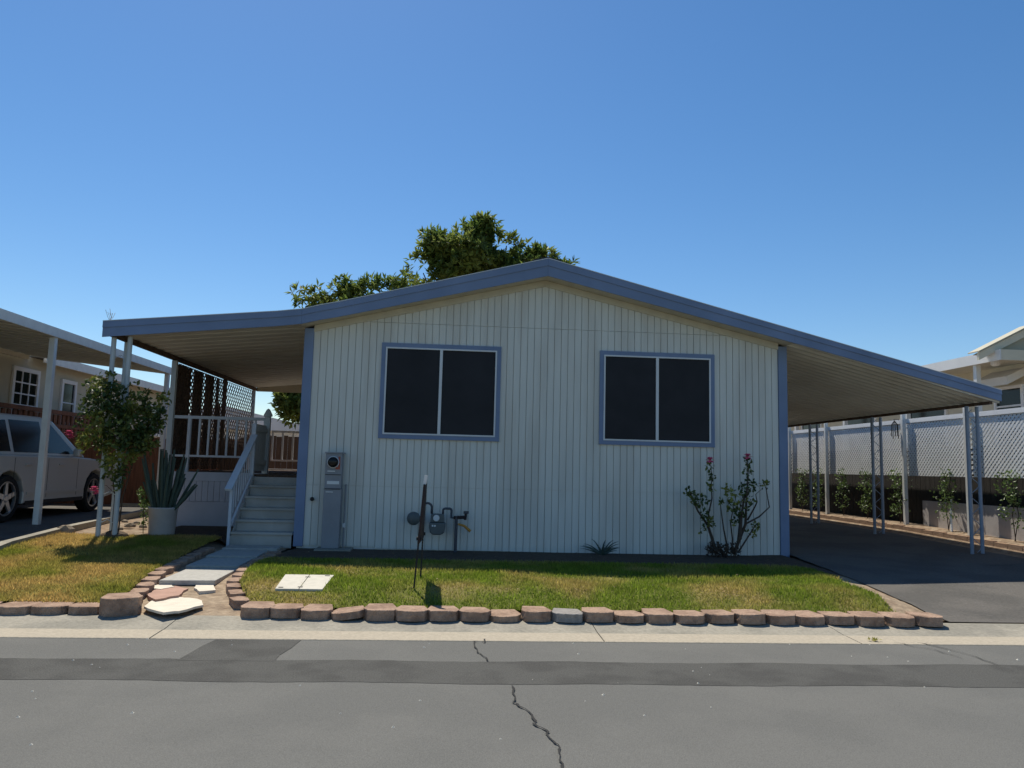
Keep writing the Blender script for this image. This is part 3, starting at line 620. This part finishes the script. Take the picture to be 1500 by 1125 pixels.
for px, py in ((1040, 674), (1095, 669)): m2 = MB(); rose_bloom(m2, wp(px, py), .062); m2.build('bloom', M_pink, rb)
mb = MB()
for _ in range(130): 
    p = wp(random.uniform(1036, 1082), random.uniform(797, 815), random.uniform(-.15, .12)); sprig(mb, p, Vector((0, 0, 1)), 3, .05, .03)
mb.build('base_foliage', M_cane, rb)
# aloe by the wall
al = thing('aloe_plant', 'small dark spiky aloe plant at the foot of the siding', 'aloe', (4.36, -.25, -.06))
for k in range(26):
    a = random.uniform(0, 2*math.pi); ln = random.uniform(.2, .40); el = random.uniform(.35, 1.2); pts = []; rr = []
    for i in range(6):
        t = i/5; pts.append((4.36+math.cos(a)*ln*t*math.cos(el)*1.2, -.25+math.sin(a)*ln*t*math.cos(el)*.6, -.06+ln*math.sin(el)*(t-.45*t*t)*1.2)); rr.append(.014*(1-t)+.002)
    MB().tube(pts, rr, 5).build('leaf', M_succ, al)
# rose tree in front of the porch posts
rt_ = thing('rose_tree', 'leafy rose tree with pink blooms tied to the porch posts', 'rose tree', (-2.45, -.02, .05))
for k in range(4):
    a = k*1.6; MB().tube([(-2.47+.04*math.cos(a), -.02+.04*math.sin(a), .03), (-2.46+.05*math.cos(a), -.02+.05*math.sin(a), .6), (-2.45+.16*math.cos(a), -.02+.14*math.sin(a), 1.15), (-2.42+.36*math.cos(a), -.25+.3*math.sin(a), 1.6+.15*math.sin(k*2))], [.011, .010, .008, .005], 6).build('cane', M_cane, rt_)
mb = MB(); cl = []
for px, py, r, n in ((150, 565, 22, 70), (165, 590, 35, 170), (195, 600, 36, 190), (150, 620, 32, 150), (190, 630, 34, 170), (215, 610, 26, 110), (170, 655, 32, 130), (200, 650, 24, 80), (140, 645, 22, 70), (235, 600, 10, 14), (240, 583, 8, 14), (168, 685, 18, 50), (140, 600, 22, 60), (215, 645, 18, 40), (175, 700, 14, 24), (228, 625, 14, 24)):
    c = Vector(onY(px, py, -.33)); R_ = r/1105*11.4
    for _ in range(n//2):
        v = rvec(); v.y *= .8; p = c+v*R_*random.random()**.4; sprig(mb, p, v, 5, .075, .04)
mb.build('foliage', M_rleaf, rt_)
for px, py in ((101, 634), (138, 716), (165, 562), (205, 640)):
    if px in (101, 138):
        m2 = MB(); c = Vector(onY(px, py, -.15)); rose_bloom(m2, c, .05); rose_bloom(m2, c+Vector((.03, 0, -.05)), .04); m2.build('bloom', M_pink, rt_)
        MB().tube([c, lerp(c, Vector((-2.5, 0, c.z)), .5)+Vector((0, 0, .05)), (-2.48, 0, c.z-.1)], .004, 5).build('stem', M_cane, rt_)
# soil mound and rocks
def rock(x, y, z, r, label, m=M_rock, grp=None):
    bm = bmesh.new(); bmesh.ops.create_icosphere(bm, subdivisions=2, radius=1)
    rr = random.Random(x*100+y)
    for v in bm.verts:
        k = 1+.13*math.sin(v.co.x*4+x*9)*math.cos(v.co.y*5+y*7)+rr.uniform(-.05, .05); v.co = Vector((v.co.x*r[0]*k, v.co.y*r[1]*k, max(v.co.z, -.35)*r[2]*k))
    me = bpy.data.meshes.new('rock'); bm.to_mesh(me); bm.free(); me.materials.append(m)
    o = bpy.data.objects.new('rock', me); COL.objects.link(o); o.location = (x, y, z+r[2]*.28); return tag(o, label, 'rock', grp)
p = onz(95, 784, .03); rock(p[0], p[1], .03, (.13, .11, .12), 'rounded tan boulder beside the side lawn kerb')
rock(-2.45, -.1, .03, (.2, .16, .1), 'dark lump of soil at the foot of the rose tree', M_dirt)
for i, (px, py, s_) in enumerate(((175, 775, .07), (190, 771, .09), (200, 766, .06), (210, 772, .07), (183, 764, .06))):
    p = onz(px, py, .06); rock(p[0], p[1], .05, (s_, s_*.8, s_*.6), ORD[i]+' small stone of those scattered between rose tree and potted plant', M_rock, 'stones by the potted plant')
# potted succulent
pt = thing('potted_plant', 'tall dark succulent with upright stems in a pale round pot', 'potted plant', (-1.98, .36, .05)); pc = (-1.98, .36)
MB().lathe([(.165, .03), (.175, .05), (.195, .41), (.205, .42), (.205, .44), (.18, .44), (.17, .38)], (*pc, gz(*pc)-.03), 20).build('pot', M_pot, pt, smooth=True)
MB().lathe([(.172, 0), (.12, .02), (.02, .03)], (*pc, gz(*pc)+.36), 14).build('potting_soil', M_dirt, pt)
for k in range(44):
    a = random.uniform(0, 6.28); r = random.uniform(0, .14); sp_ = random.uniform(.3, 1.9); x0, y0 = pc[0]+r*math.cos(a), pc[1]+r*math.sin(a); h = random.uniform(.35, .90); ox, oy = r*sp_*math.cos(a)*1.7, r*sp_*math.sin(a)*1.2
    MB().tube([(x0, y0, .38), (x0+ox*.5, y0+oy*.5, .38+h*.5), (x0+ox, y0+oy, .40+h)], [.02, .024, .012], 6).build('stem', M_succ, pt)
mb = MB()
for _ in range(60): p = Vector(onY(random.uniform(203, 220), random.uniform(718, 740), .45)); sprig(mb, p, Vector((0, 0, 1)), 2, .05, .03)
for _ in range(70): p = Vector(onY(random.uniform(206, 220), random.uniform(738, 768), .6)); sprig(mb, p, Vector((0, 0, 1)), 2, .045, .03)
c = onY(210, 775, .6); mb.tube([(c[0], .6, .05), (c[0], .55, .4), (c[0]+.02, .5, .6)], .006, 5)
single(mb, 'leafy_weed', M_cleaf, 'bright yellow-green leafy plant behind the pale pot', 'plant', (c[0], .6, .05))
# trees behind the house
def tree(name, label, base, h, lobes, seed, whorls, ll):
    random.seed(seed); t = thing(name, label, 'tree', base, 'trees behind the mobile home'); bx, by, bz = base
    pts = [(bx, by, bz-.1), (bx+.1, by, bz+h*.3), (bx-.05, by+.1, bz+h*.55)]; tr = MB().tube(pts, [.24, .19, .14], 10).build('trunk', M_bark, t)
    mb = MB()
    for (cx, cy, cz, r, n) in lobes:
        c = Vector((cx, cy, cz)); st = Vector(pts[2]) if cz > pts[2][2] else Vector(pts[1])
        MB().tube([st, lerp(st, c, .5)+rvec()*.25, c], [.09, .055, .02], 7).build('limb', M_bark, tr)
        for _ in range(n):
            v = rvec(); p = c+Vector((v.x*r, v.y*r, v.z*r*.85))*(random.random()**.38*random.uniform(.75, 1.22))
            if math.sin(p.x*2.1+seed)+math.sin(p.z*2.7+p.x)+math.sin(p.y*1.9) < -.75 and p.z > 4.6: continue
            if random.random() < .25: mb.tube([c+(p-c)*.6, p], .008, 4, False)
            ax = (v+Vector((0, 0, .6))+rvec()*.5).normalized()
            for k in range(7):
                d = (ax*.55+rvec()).normalized(); leaf_quad(mb, p, d, ax, ll*random.uniform(.7, 1.25), ll*.34)
    mb.build('crown', M_leaf, t)
Yt = 17.0
def lobe(px, py, rpx, n, dy=0): p = onY(px, py, Yt+dy); return (p[0], p[1], p[2], rpx/FPX*(Yt+11.3+dy), n)
b0 = onY(700, 500, Yt)
tree('broadleaf_tree', 'tall green broadleaf tree rising behind the roof ridge', (b0[0], Yt, .05), 8, [lobe(700, 368, 48, 330), lobe(650, 378, 42, 260), lobe(712, 340, 26, 120), lobe(755, 385, 38, 220), lobe(800, 392, 28, 110), lobe(640, 358, 26, 90), lobe(680, 400, 55, 220, 1), lobe(620, 400, 28, 100), lobe(742, 360, 22, 70), lobe(828, 392, 14, 30), lobe(705, 328, 12, 26), lobe(785, 370, 14, 30)], 3, 0, .30)
Yt = 15.0; b1_ = onY(500, 500, Yt)
tree('broadleaf_tree', 'lower green tree behind the house, showing above and below the porch awning', (b1_[0], Yt, .05), 5.5, [lobe(460, 438, 28, 120), lobe(505, 430, 26, 110), lobe(545, 428, 24, 90), lobe(580, 420, 20, 70), lobe(520, 480, 60, 220), lobe(450, 500, 40, 130), lobe(450, 570, 38, 320), lobe(480, 590, 50, 260), lobe(432, 595, 26, 240), lobe(425, 580, 20, 120), lobe(590, 440, 30, 70)], 5, 0, .26)
random.seed(21)

# ------------------------------------------------------------------ left neighbour
NX = -4.16
nc = thing('neighbour_carport', 'off-white flat carport awning of the house with the parked car', 'carport', (-6.2, 2, .08))
zc = 3.17
def slope_box(x0, x1, y0, y1, a, b): return MB().prism([(x0, zc+a-(x0-NX)*.1), (x1, zc+a-(x1-NX)*.1), (x1, zc+b-(x1-NX)*.1), (x0, zc+b-(x0-NX)*.1)], y0, y1, 'y')
slope_box(-7.38, NX-.03, -3.4, 6.4, -.10, -.02).build('roof_deck', M_pan, nc)
MB().box(NX-.028, NX, -3.43, 6.43, zc-.13, zc+.015).build('side_fascia', M_wpost, nc); slope_box(-7.38, NX-.03, 6.402, 6.43, -.13, .015).build('rear_fascia', M_wpost, nc); slope_box(-7.38, NX-.03, -3.43, -3.402, -.13, .015).build('front_fascia', M_wpost, nc)
for y in np.arange(-3.1, 6.3, .4): slope_box(-7.36, NX-.04, y, y+.03, -.125, -.102).build('roof_rib', M_pan, nc)
for y in (-2.6, 1.35, 6.2): MB().box(NX-.12, NX-.03, y-.045, y+.045, gz(NX, y)-.02, zc-.132).build('post', M_wpost, nc, bevel=.004)
MB().box(-7.36, -7.27, -3.3, 6.3, 3.27, 3.365).build('ledger', M_cream, nc)
nh = thing('neighbour_house', 'beige neighbouring house with white framed windows beyond the parked car', 'house', (-11, 4, .08)); HX = -7.4
MB().box(-15, HX, -3, 16, .05, 3.36).build('wall', M_beige, nh)
MB().prism([(-15.3, 3.40), (-11.3, 4.1), (-7.1, 3.40), (-7.1, 3.37), (-15.3, 3.37)], 6.6, 16.4, 'y').build('roof', M_rooft, nh); MB().box(-7.09, -7.03, 6.55, 16.4, 3.24, 3.44).build('eave_fascia', M_wpost, nh)
def nwin(pxa, pxb, pya, pyb, cols, rows, nm='window'):
    a = onX(pxa, pya, HX+.03); b = onX(pxb, pyb, HX+.03); y0, y1, z0, z1 = a[1], b[1], b[2], a[2]
    fr = MB()
    for q in ((y0, y1, z1-.09, z1), (y0, y1, z0, z0+.09), (y0, y0+.09, z0+.09, z1-.09), (y1-.09, y1, z0+.09, z1-.09)): fr.box(HX+.002, HX+.05, *q)
    f = fr.build(nm, M_dist, nh); MB().box(HX+.002, HX+.015, y0+.09, y1-.09, z0+.09, z1-.09).build('pane', M_glass, f)
    for i in range(1, cols): yy = lerp(y0+.09, y1-.09, i/cols); MB().box(HX+.016, HX+.035, yy-.015, yy+.015, z0+.09, z1-.09).build('glazing_bar', M_dist, f)
    for i in range(1, rows): zz = lerp(z0+.09, z1-.09, i/rows); MB().box(HX+.016, HX+.034, y0+.09, y1-.09, zz-.015, zz+.015).build('glazing_bar', M_dist, f)
nwin(20, 52, 535, 618, 3, 4); nwin(91, 107, 555, 625, 1, 2); nwin(215, 235, 592, 640, 1, 2)
nd = thing('neighbour_deck_railing', 'dark reddish wooden deck railing behind the parked car', 'railing', (-6.95, 5, .08)); DX = -6.95
for yy in np.arange(-1.5, 9.5, .2): MB().box(DX-.02, DX+.02, yy, yy+.11, .12, 2.10).build('picket', M_redwood, nd)
MB().box(DX-.04, DX+.05, -1.6, 9.6, 2.11, 2.20).build('top_rail', M_redwood, nd); MB().box(DX+.021, DX+.05, -1.6, 9.6, 1.8, 1.88).build('rail', M_redwood, nd)
wf = thing('wooden_fence', 'reddish brown plank fence closing the gap behind the parked car', 'fence', (-4, 6.9, .08))
for i, xx in enumerate(np.arange(-7.0, -2.72, .15)): MB().box(xx, xx+.142, 6.85, 6.87+.006*(i % 2), .05, 1.62+.02*math.sin(i*1.7)).build('plank', M_redwood, wf)
for zz in (.4, 1.35): MB().box(-7.0, -2.72, 6.88, 6.92, zz, zz+.08).build('rail', M_redwood, wf)
# kerb strips at the neighbour's drive
kb = bpy.data.objects.new('driveway_kerb', None); COL.objects.link(kb); struct(kb)
P = [(-2.68, -4.1), (-3.02, -2.6), (-3.30, -1.1), (-3.44, .6), (-3.62, 2.4), (-3.82, 4.3), (-4.05, 6.6)]
for (xa, ya), (xb, yb) in zip(P[:-1], P[1:]): MB().bar((xa, ya+.003, gz(xa, ya)+.02), (xb, yb-.003, gz(xb, yb)+.02), .12, .09).build('kerb_stone', M_conc, kb)
MB().box(-5.2, -3.0, 6.2, 6.32, .06, .16).build('kerb_stone', M_conc, kb)
# silver car, nose away from the street
car = thing('parked_car', 'silver sport utility car parked nose-in under the neighbouring carport', 'car', (-5.75, 3.1, .1))
cx0, cx1, cyr, cz = -6.65, -4.78, .55, gz(-5.7, 3)+.012
RWY, FWY, RW = cyr+.95, cyr+3.85, .375
def arc(cy, r, a0, a1, k=9): return [(cy+r*math.cos(lerp(a0, a1, i/(k-1))), cz+RW+r*math.sin(lerp(a0, a1, i/(k-1)))) for i in range(k)]
low = [(cyr+.05, cz+.42), (cyr, cz+.62), (cyr+.02, cz+.98), (cyr+.08, cz+1.07), (cyr+3.05, cz+1.05), (cyr+3.6, cz+1.03), (cyr+4.5, cz+.95), (cyr+4.78, cz+.82), (cyr+4.82, cz+.55), (cyr+4.75, cz+.33)]
low += arc(FWY, .44, -.25, math.pi+.25)+[(FWY-.46, cz+.28), (RWY+.46, cz+.28)]+arc(RWY, .44, -.25, math.pi+.25)
bod = MB().prism(low, cx0, cx1, 'x').build('body', M_car, car, bevel=.06)
cab = [(cyr+.06, cz+1.05), (cyr+.28, cz+1.66), (cyr+.5, cz+1.72), (cyr+2.1, cz+1.73), (cyr+2.45, cz+1.68), (cyr+3.45, cz+1.04)]; n = len(cab); mb = MB()
def cabx(z, s_): t = (z-cz-1.05)/.68; return (cx1-.04-.17*t) if s_ > 0 else (cx0+.04+.17*t)
mb.add([(cabx(z, -1), y, z) for y, z in cab]+[(cabx(z, 1), y, z) for y, z in cab], [tuple(range(n)), tuple(range(n, 2*n))[::-1]]+[(i, (i+1) % n, n+(i+1) % n, n+i) for i in range(n)])
mb.build('cabin', M_car, car, bevel=.03)
def cwin(pts, s_=1):
    e = .006*s_; mb = MB(); k = len(pts); mb.add([(cabx(z, s_)+e, y, z) for y, z in pts]+[(cabx(z, s_)-e*3, y, z) for y, z in pts], [tuple(range(k)), tuple(range(k, 2*k))[::-1]]+[(i, (i+1) % k, k+(i+1) % k, k+i) for i in range(k)])
    mb.build('side_window', M_glass, car)
for s_ in (1, -1):
    cwin([(cyr+.32, cz+1.12), (cyr+.42, cz+1.58), (cyr+.98, cz+1.62), (cyr+1.0, cz+1.12)], s_)
    cwin([(cyr+1.10, cz+1.11), (cyr+1.08, cz+1.63), (cyr+1.98, cz+1.64), (cyr+2.02, cz+1.11)], s_)
    cwin([(cyr+2.11, cz+1.11), (cyr+2.08, cz+1.64), (cyr+2.34, cz+1.62), (cyr+3.08, cz+1.10)], s_)
MB().box(cx0+.2, cx1-.2, cyr+.10, cyr+.14, cz+1.15, cz+1.2).build('rear_wiper', M_black, car)
for y in (cyr+1.35, cyr+2.42): MB().box(cx1-.004, cx1+.022, y, y+.17, cz+.90, cz+.925).build('door_handle', M_rim, car, bevel=.006)
for y in (cyr+1.05, cyr+2.06, cyr+3.1): MB().box(cx1-.003, cx1+.002, y, y+.008, cz+.36, cz+1.02).build('door_gap', M_black, car)
MB().box(cx1+.0, cx1+.12, cyr+2.86, cyr+3.0, cz+1.06, cz+1.2).build('wing_mirror', M_car, car, bevel=.03)
MB().box(cx1-.002, cx1+.015, RWY+.5, FWY-.5, cz+.42, cz+.47).build('side_moulding', M_car, car); MB().box(cx1-.01, cx1+.004, RWY+.48, FWY-.48, cz+.25, cz+.32).build('sill', M_black, car)
for s_, x in ((1, cx1-.02), (-1, cx0+.02)):
    for y in (RWY, FWY):
        wh = MB().lathe([(.25, -.2*s_), (RW-.02, -.2*s_), (RW, -.16*s_), (RW, -.04*s_), (RW-.025, 0), (.275, .004*s_), (.265, -.05*s_)], (x, y, cz+RW), 26, 'x').build('wheel', M_tyre, car, smooth=False)
        mb = MB(); mb.lathe([(.268, -.06*s_), (.272, -.004*s_), (.25, -.002*s_), (.245, -.05*s_)], (x, y, cz+RW), 24, 'x'); mb.lathe([(.06, -.05*s_), (.06, -.008*s_), (.04, -.002*s_)], (x, y, cz+RW), 12, 'x')
        for k in range(5):
            a = k*2*math.pi/5+.3; ca, sa = math.cos(a), math.sin(a); u = [(.04, -.045), (.26, -.03), (.26, .03), (.04, .045)]
            mb.prism([(y+r*ca-t*sa, cz+RW+r*sa+t*ca) for r, t in u], x-.04*s_, x-.012*s_, 'x')
        mb.build('rim', M_rim, wh)
MB().box(cx0+.15, cx1-.15, cyr+.3, cyr+4.5, cz+.24, cz+.6).build('underbody', M_black, car)

# ------------------------------------------------------------------ right fence with lattice panels
FXX = 11.12
fe = thing('lattice_fence', 'white lattice panel fence on posts above dark planks beside the carport', 'fence', (FXX, 3, .2))
pys = [-2.9, -.4, 1.35, 3.2, 6.32, 8.3, 10.5]
for y in pys[1:]: MB().box(FXX-.10, FXX-.03, y-.035, y+.035, gz(11.05, y)-.02, 2.46 if y > 1 else 2.34).build('post', M_wpost, fe, bevel=.003)
for a, b in zip(pys[:-1], pys[1:]):
    MB().box(FXX-.03, FXX+.015, a+.002, b-.002, 2.22, 2.30).build('top_rail', M_lat, fe)
    lattice(fe, 'lattice_panel', M_lat, FXX, a+.02, b-.02, 1.19, 2.22, .088, .035)
for i, yy in enumerate(np.arange(-2.9, 10.5, .15)): MB().box(FXX+.28, FXX+.30, yy, yy+.14, .15, 1.75+.01*math.sin(i)).build('plank', M_shadewood, fe)
for zz in (.5, 1.5): MB().box(FXX+.302, FXX+.34, -2.9, 10.5, zz, zz+.08).build('back_rail', M_shadewood, fe)
lb = thing('low_panel', 'low grey-white sheet panel standing against the dark fence planks', 'panel', (FXX+.17, 1.2, .2))
for a, b in ((2.95, 1.25), (1.24, -.4), (-.41, -2.2)): MB().box(FXX+.12, FXX+.15, b, a, .15, .72).build('sheet', M_pot, lb)
MB().tube([(FXX-.06, 1.85, .22), (FXX+.0, 1.95, .5), (FXX+.05, 2.0, .78)], .02, 8).build('white_pipe', M_lat, lb)
ed = bpy.data.objects.new('bed_edging', None); COL.objects.link(ed); struct(ed)
for i, yy in enumerate(np.arange(-2.8, 8.6, .31)): MB().box(10.90, 10.97, yy, yy+.30, gz(10.93, yy)-.04, gz(10.93, yy)+.05+.01*(i % 2)).build('brick', M_terra, ed)
cw = [(1485, 745, 3), (1388, 745, 3), (1318, 740, 2.5), (1270, 745, 3), (1235, 735, 3.4), (1200, 745, 3), (1175, 740, 2.5)]
for i, (px, py, s_) in enumerate(cw):
    c = onX(px, py, FXX-.03); lab = ORD[i]+' climbing rose from the street, with pale glossy leaves below the white lattice'; y = c[1]
    t = thing('climbing_rose', lab, 'climbing plant', (FXX-.02, y, .2), 'climbing roses along the fence')
    for k in range(2): MB().tube([(FXX-.02, y+.03*k, .17), (FXX-.01+.03*k, y+.06-.1*k, .6), (FXX+.0, y-.08+.16*k, 1.2)], .007, 5).build('cane', M_cane, t)
    mb = MB()
    for _ in range(75):
        z = random.uniform(.42, 1.28); sprig(mb, Vector((FXX-.04+random.gauss(0, .05), y+random.gauss(0, .13), z)), Vector((-.4, 0, 1)), 4, .055, .05)
    mb.build('leaves', M_cleaf, t)
# ------------------------------------------------------------------ right neighbour
rn = thing('cream_house', 'cream neighbouring house with porch awning beyond the lattice fence', 'house', (16, 8, .2)); AX = 13.3; za = 3.80; ay = 3.4; WX = 14.6
MB().box(WX, 22, ay+.9, 18, .1, 3.75).build('wall', M_cream, rn)
MB().prism([(12.95, 3.76), (14.12, 4.36), (14.25, 4.36), (15.5, 3.76), (15.5, 3.60), (14.25, 4.20), (14.12, 4.20), (12.95, 3.60)], ay+.14, ay+.2, 'y').build('rake_fascia', M_cream, rn)
MB().prism([(13.0, 3.74), (14.12, 4.34), (14.25, 4.34), (15.45, 3.74)], ay+.3, ay+.4, 'y').build('porch_gable', M_beige, rn)
MB().prism([(12.93, 3.765), (14.12, 4.375), (14.25, 4.375), (15.52, 3.765), (15.52, 3.79), (14.25, 4.40), (14.12, 4.40), (12.93, 3.79)], ay+.1, ay+.45, 'y').build('gable_roof', M_beige, rn)
MB().box(AX+.03, WX+2.2, ay+.03, 17, za-.09, za-.02).build('porch_roof', M_pan, rn); MB().box(AX, AX+.028, ay, 17, za-.2, za+.02).build('porch_fascia', M_dist, rn); MB().box(AX+.03, WX+4, ay, ay+.028, za-.2, za+.02).build('porch_fascia', M_cream, rn)
for y in (ay+.85, ay+3.4, ay+6.4, ay+9.5): MB().box(AX+.06, AX+.16, y-.05, y+.05, .15, za-.202).build('post', M_wpost, rn)
MB().lathe([(.05, 0), (.09, -.04), (.09, -.12), (.05, -.15)], (AX+.35, ay+.6, za-.09), 10).build('porch_lamp', M_lat, rn)
def rwin(y0, y1, z0, z1, rows):
    fr = MB()
    for q in ((y0, y1, z1-.07, z1), (y0, y1, z0, z0+.07), (y0, y0+.07, z0+.07, z1-.07), (y1-.07, y1, z0+.07, z1-.07)): fr.box(WX-.05, WX-.002, *q)
    f = fr.build('window', M_lat, rn); MB().box(WX-.02, WX-.002, y0+.07, y1-.07, z0+.07, z1-.07).build('pane', M_glass, f)
    for i in range(1, rows): zz = lerp(z0, z1, i/rows); MB().box(WX-.04, WX-.021, y0+.07, y1-.07, zz-.02, zz+.02).build('glazing_bar', M_lat, f)
rwin(ay+1.0, ay+1.9, 1.9, 3.25, 3); rwin(7, 8.6, 1.9, 3.1, 2); rwin(10.2, 12, 1.9, 3.1, 2); rwin(13.5, 15, 1.9, 3.1, 2)
wa = MB(); ya_, yb_ = ay+.92, ay+2.0
wa.add([(WX-.45, ya_, 3.22), (WX-.45, yb_, 3.22), (WX-.003, yb_, 3.45), (WX-.003, ya_, 3.45), (WX-.45, ya_, 3.40), (WX-.45, yb_, 3.40), (WX-.003, yb_, 3.62), (WX-.003, ya_, 3.62)], [(0, 3, 2, 1), (4, 5, 6, 7), (0, 1, 5, 4), (1, 2, 6, 5), (2, 3, 7, 6), (3, 0, 4, 7)])
wa.build('window_awning', M_dist, rn)
bf = thing('back_fence', 'dark wooden plank fence behind the rear porch railing', 'fence', (-1.2, 9.2, .05))
for i, xx in enumerate(np.arange(-3.2, .0, .15)): MB().box(xx, xx+.143, 9.2, 9.22+.006*(i % 2), .02, 1.82+.02*math.sin(i*2.3)).build('plank', M_wood, bf)
mb = MB()
for _ in range(90):
    x, y = random.uniform(-3, 9), -4.9-random.random()**1.5*4.5; r = random.uniform(.004, .010)
    mb.add([(x-r, y-r, ZR), (x+r, y-r*.7, ZR), (x+r*.8, y+r, ZR), (x-r, y+r*.8, ZR), (x, y, ZR+r)], [(0, 1, 4), (1, 2, 4), (2, 3, 4), (3, 0, 4)])
tag(stuff(mb.build('road_grit', M_lid)), 'tiny pale pebbles scattered over the road', 'grit')
for (px, py, n, r, lb) in ((1192, 914, 26, .035, 'small green weed growing in front of an edging block'), (1278, 937, 20, .035, 'yellowish weed tuft growing in the gutter lip'), (385, 905, 12, .025, 'tiny green weed between two edging blocks at the path end')):
    p = onz(px, py, -.205); mb = MB()
    for _ in range(n):
        d = rvec(); d.z = abs(d.z)*.6+.15; leaf_quad(mb, Vector((p[0]+random.gauss(0, r*.6), p[1]+random.gauss(0, r*.3), -.21)), d, Vector((0, 0, 1)), r*random.uniform(.7, 1.4), r*.4)
    single(mb, 'weed', M_dry if py > 930 else M_cleaf, lb, 'weed', (p[0], p[1], -.21))
c = onX(1310, 612, FXX-.12); mb = MB()
for k in range(9):
    a = k*.7; mb.tube([(FXX-.12, c[1], 2.28), (FXX-.12+.05*math.cos(a), c[1]+.07*math.sin(a), 2.2), (FXX-.12+.06*math.cos(a), c[1]+.08*math.sin(a), 2.02-.05*(k % 3))], .008, 5)
mb.tube([(FXX-.02, c[1], 2.30), (FXX-.13, c[1], 2.31), (FXX-.12, c[1], 2.26)], .006, 5)
single(mb, 'wind_chime', M_black, 'dark wind chime hanging from the top rail of the white lattice', 'wind chime', (FXX-.12, c[1], 2.0))
# ------------------------------------------------------------------ far houses seen through the porch
def far_house(x0, x1, y0, y1, h, rh, label, wallm, roofm):
    t = thing('far_house', label, 'house', ((x0+x1)/2, (y0+y1)/2, 0)); MB().box(x0, x1, y0, y1, 0, h).build('wall', wallm, t)
    xm = (x0+x1)/2; MB().prism([(x0-.4, h-.05), (xm, h+rh), (x1+.4, h-.05), (x1+.4, h-.2), (x0-.4, h-.2)], y0-.4, y1+.4, 'y').build('roof', roofm, t)
    for k in range(2): MB().box(lerp(x0, x1, .2+.4*k), lerp(x0, x1, .4+.4*k), y0-.03, y0-.002, 1.1, 2.1).build('window', M_glass, t)
far_house(-11, -4.1, 22, 34, 2.65, .78, 'distant white house with pale gable roof seen through the porch', M_dist, M_dist)
far_house(-1.6, 4.5, 26, 38, 2.6, .9, 'distant grey-roofed house seen past the rear porch railing', M_beige, M_distroof)
far_house(-22, -12, 24, 36, 2.7, .9, 'distant beige house beyond the neighbouring carport', M_beige, M_distroof)
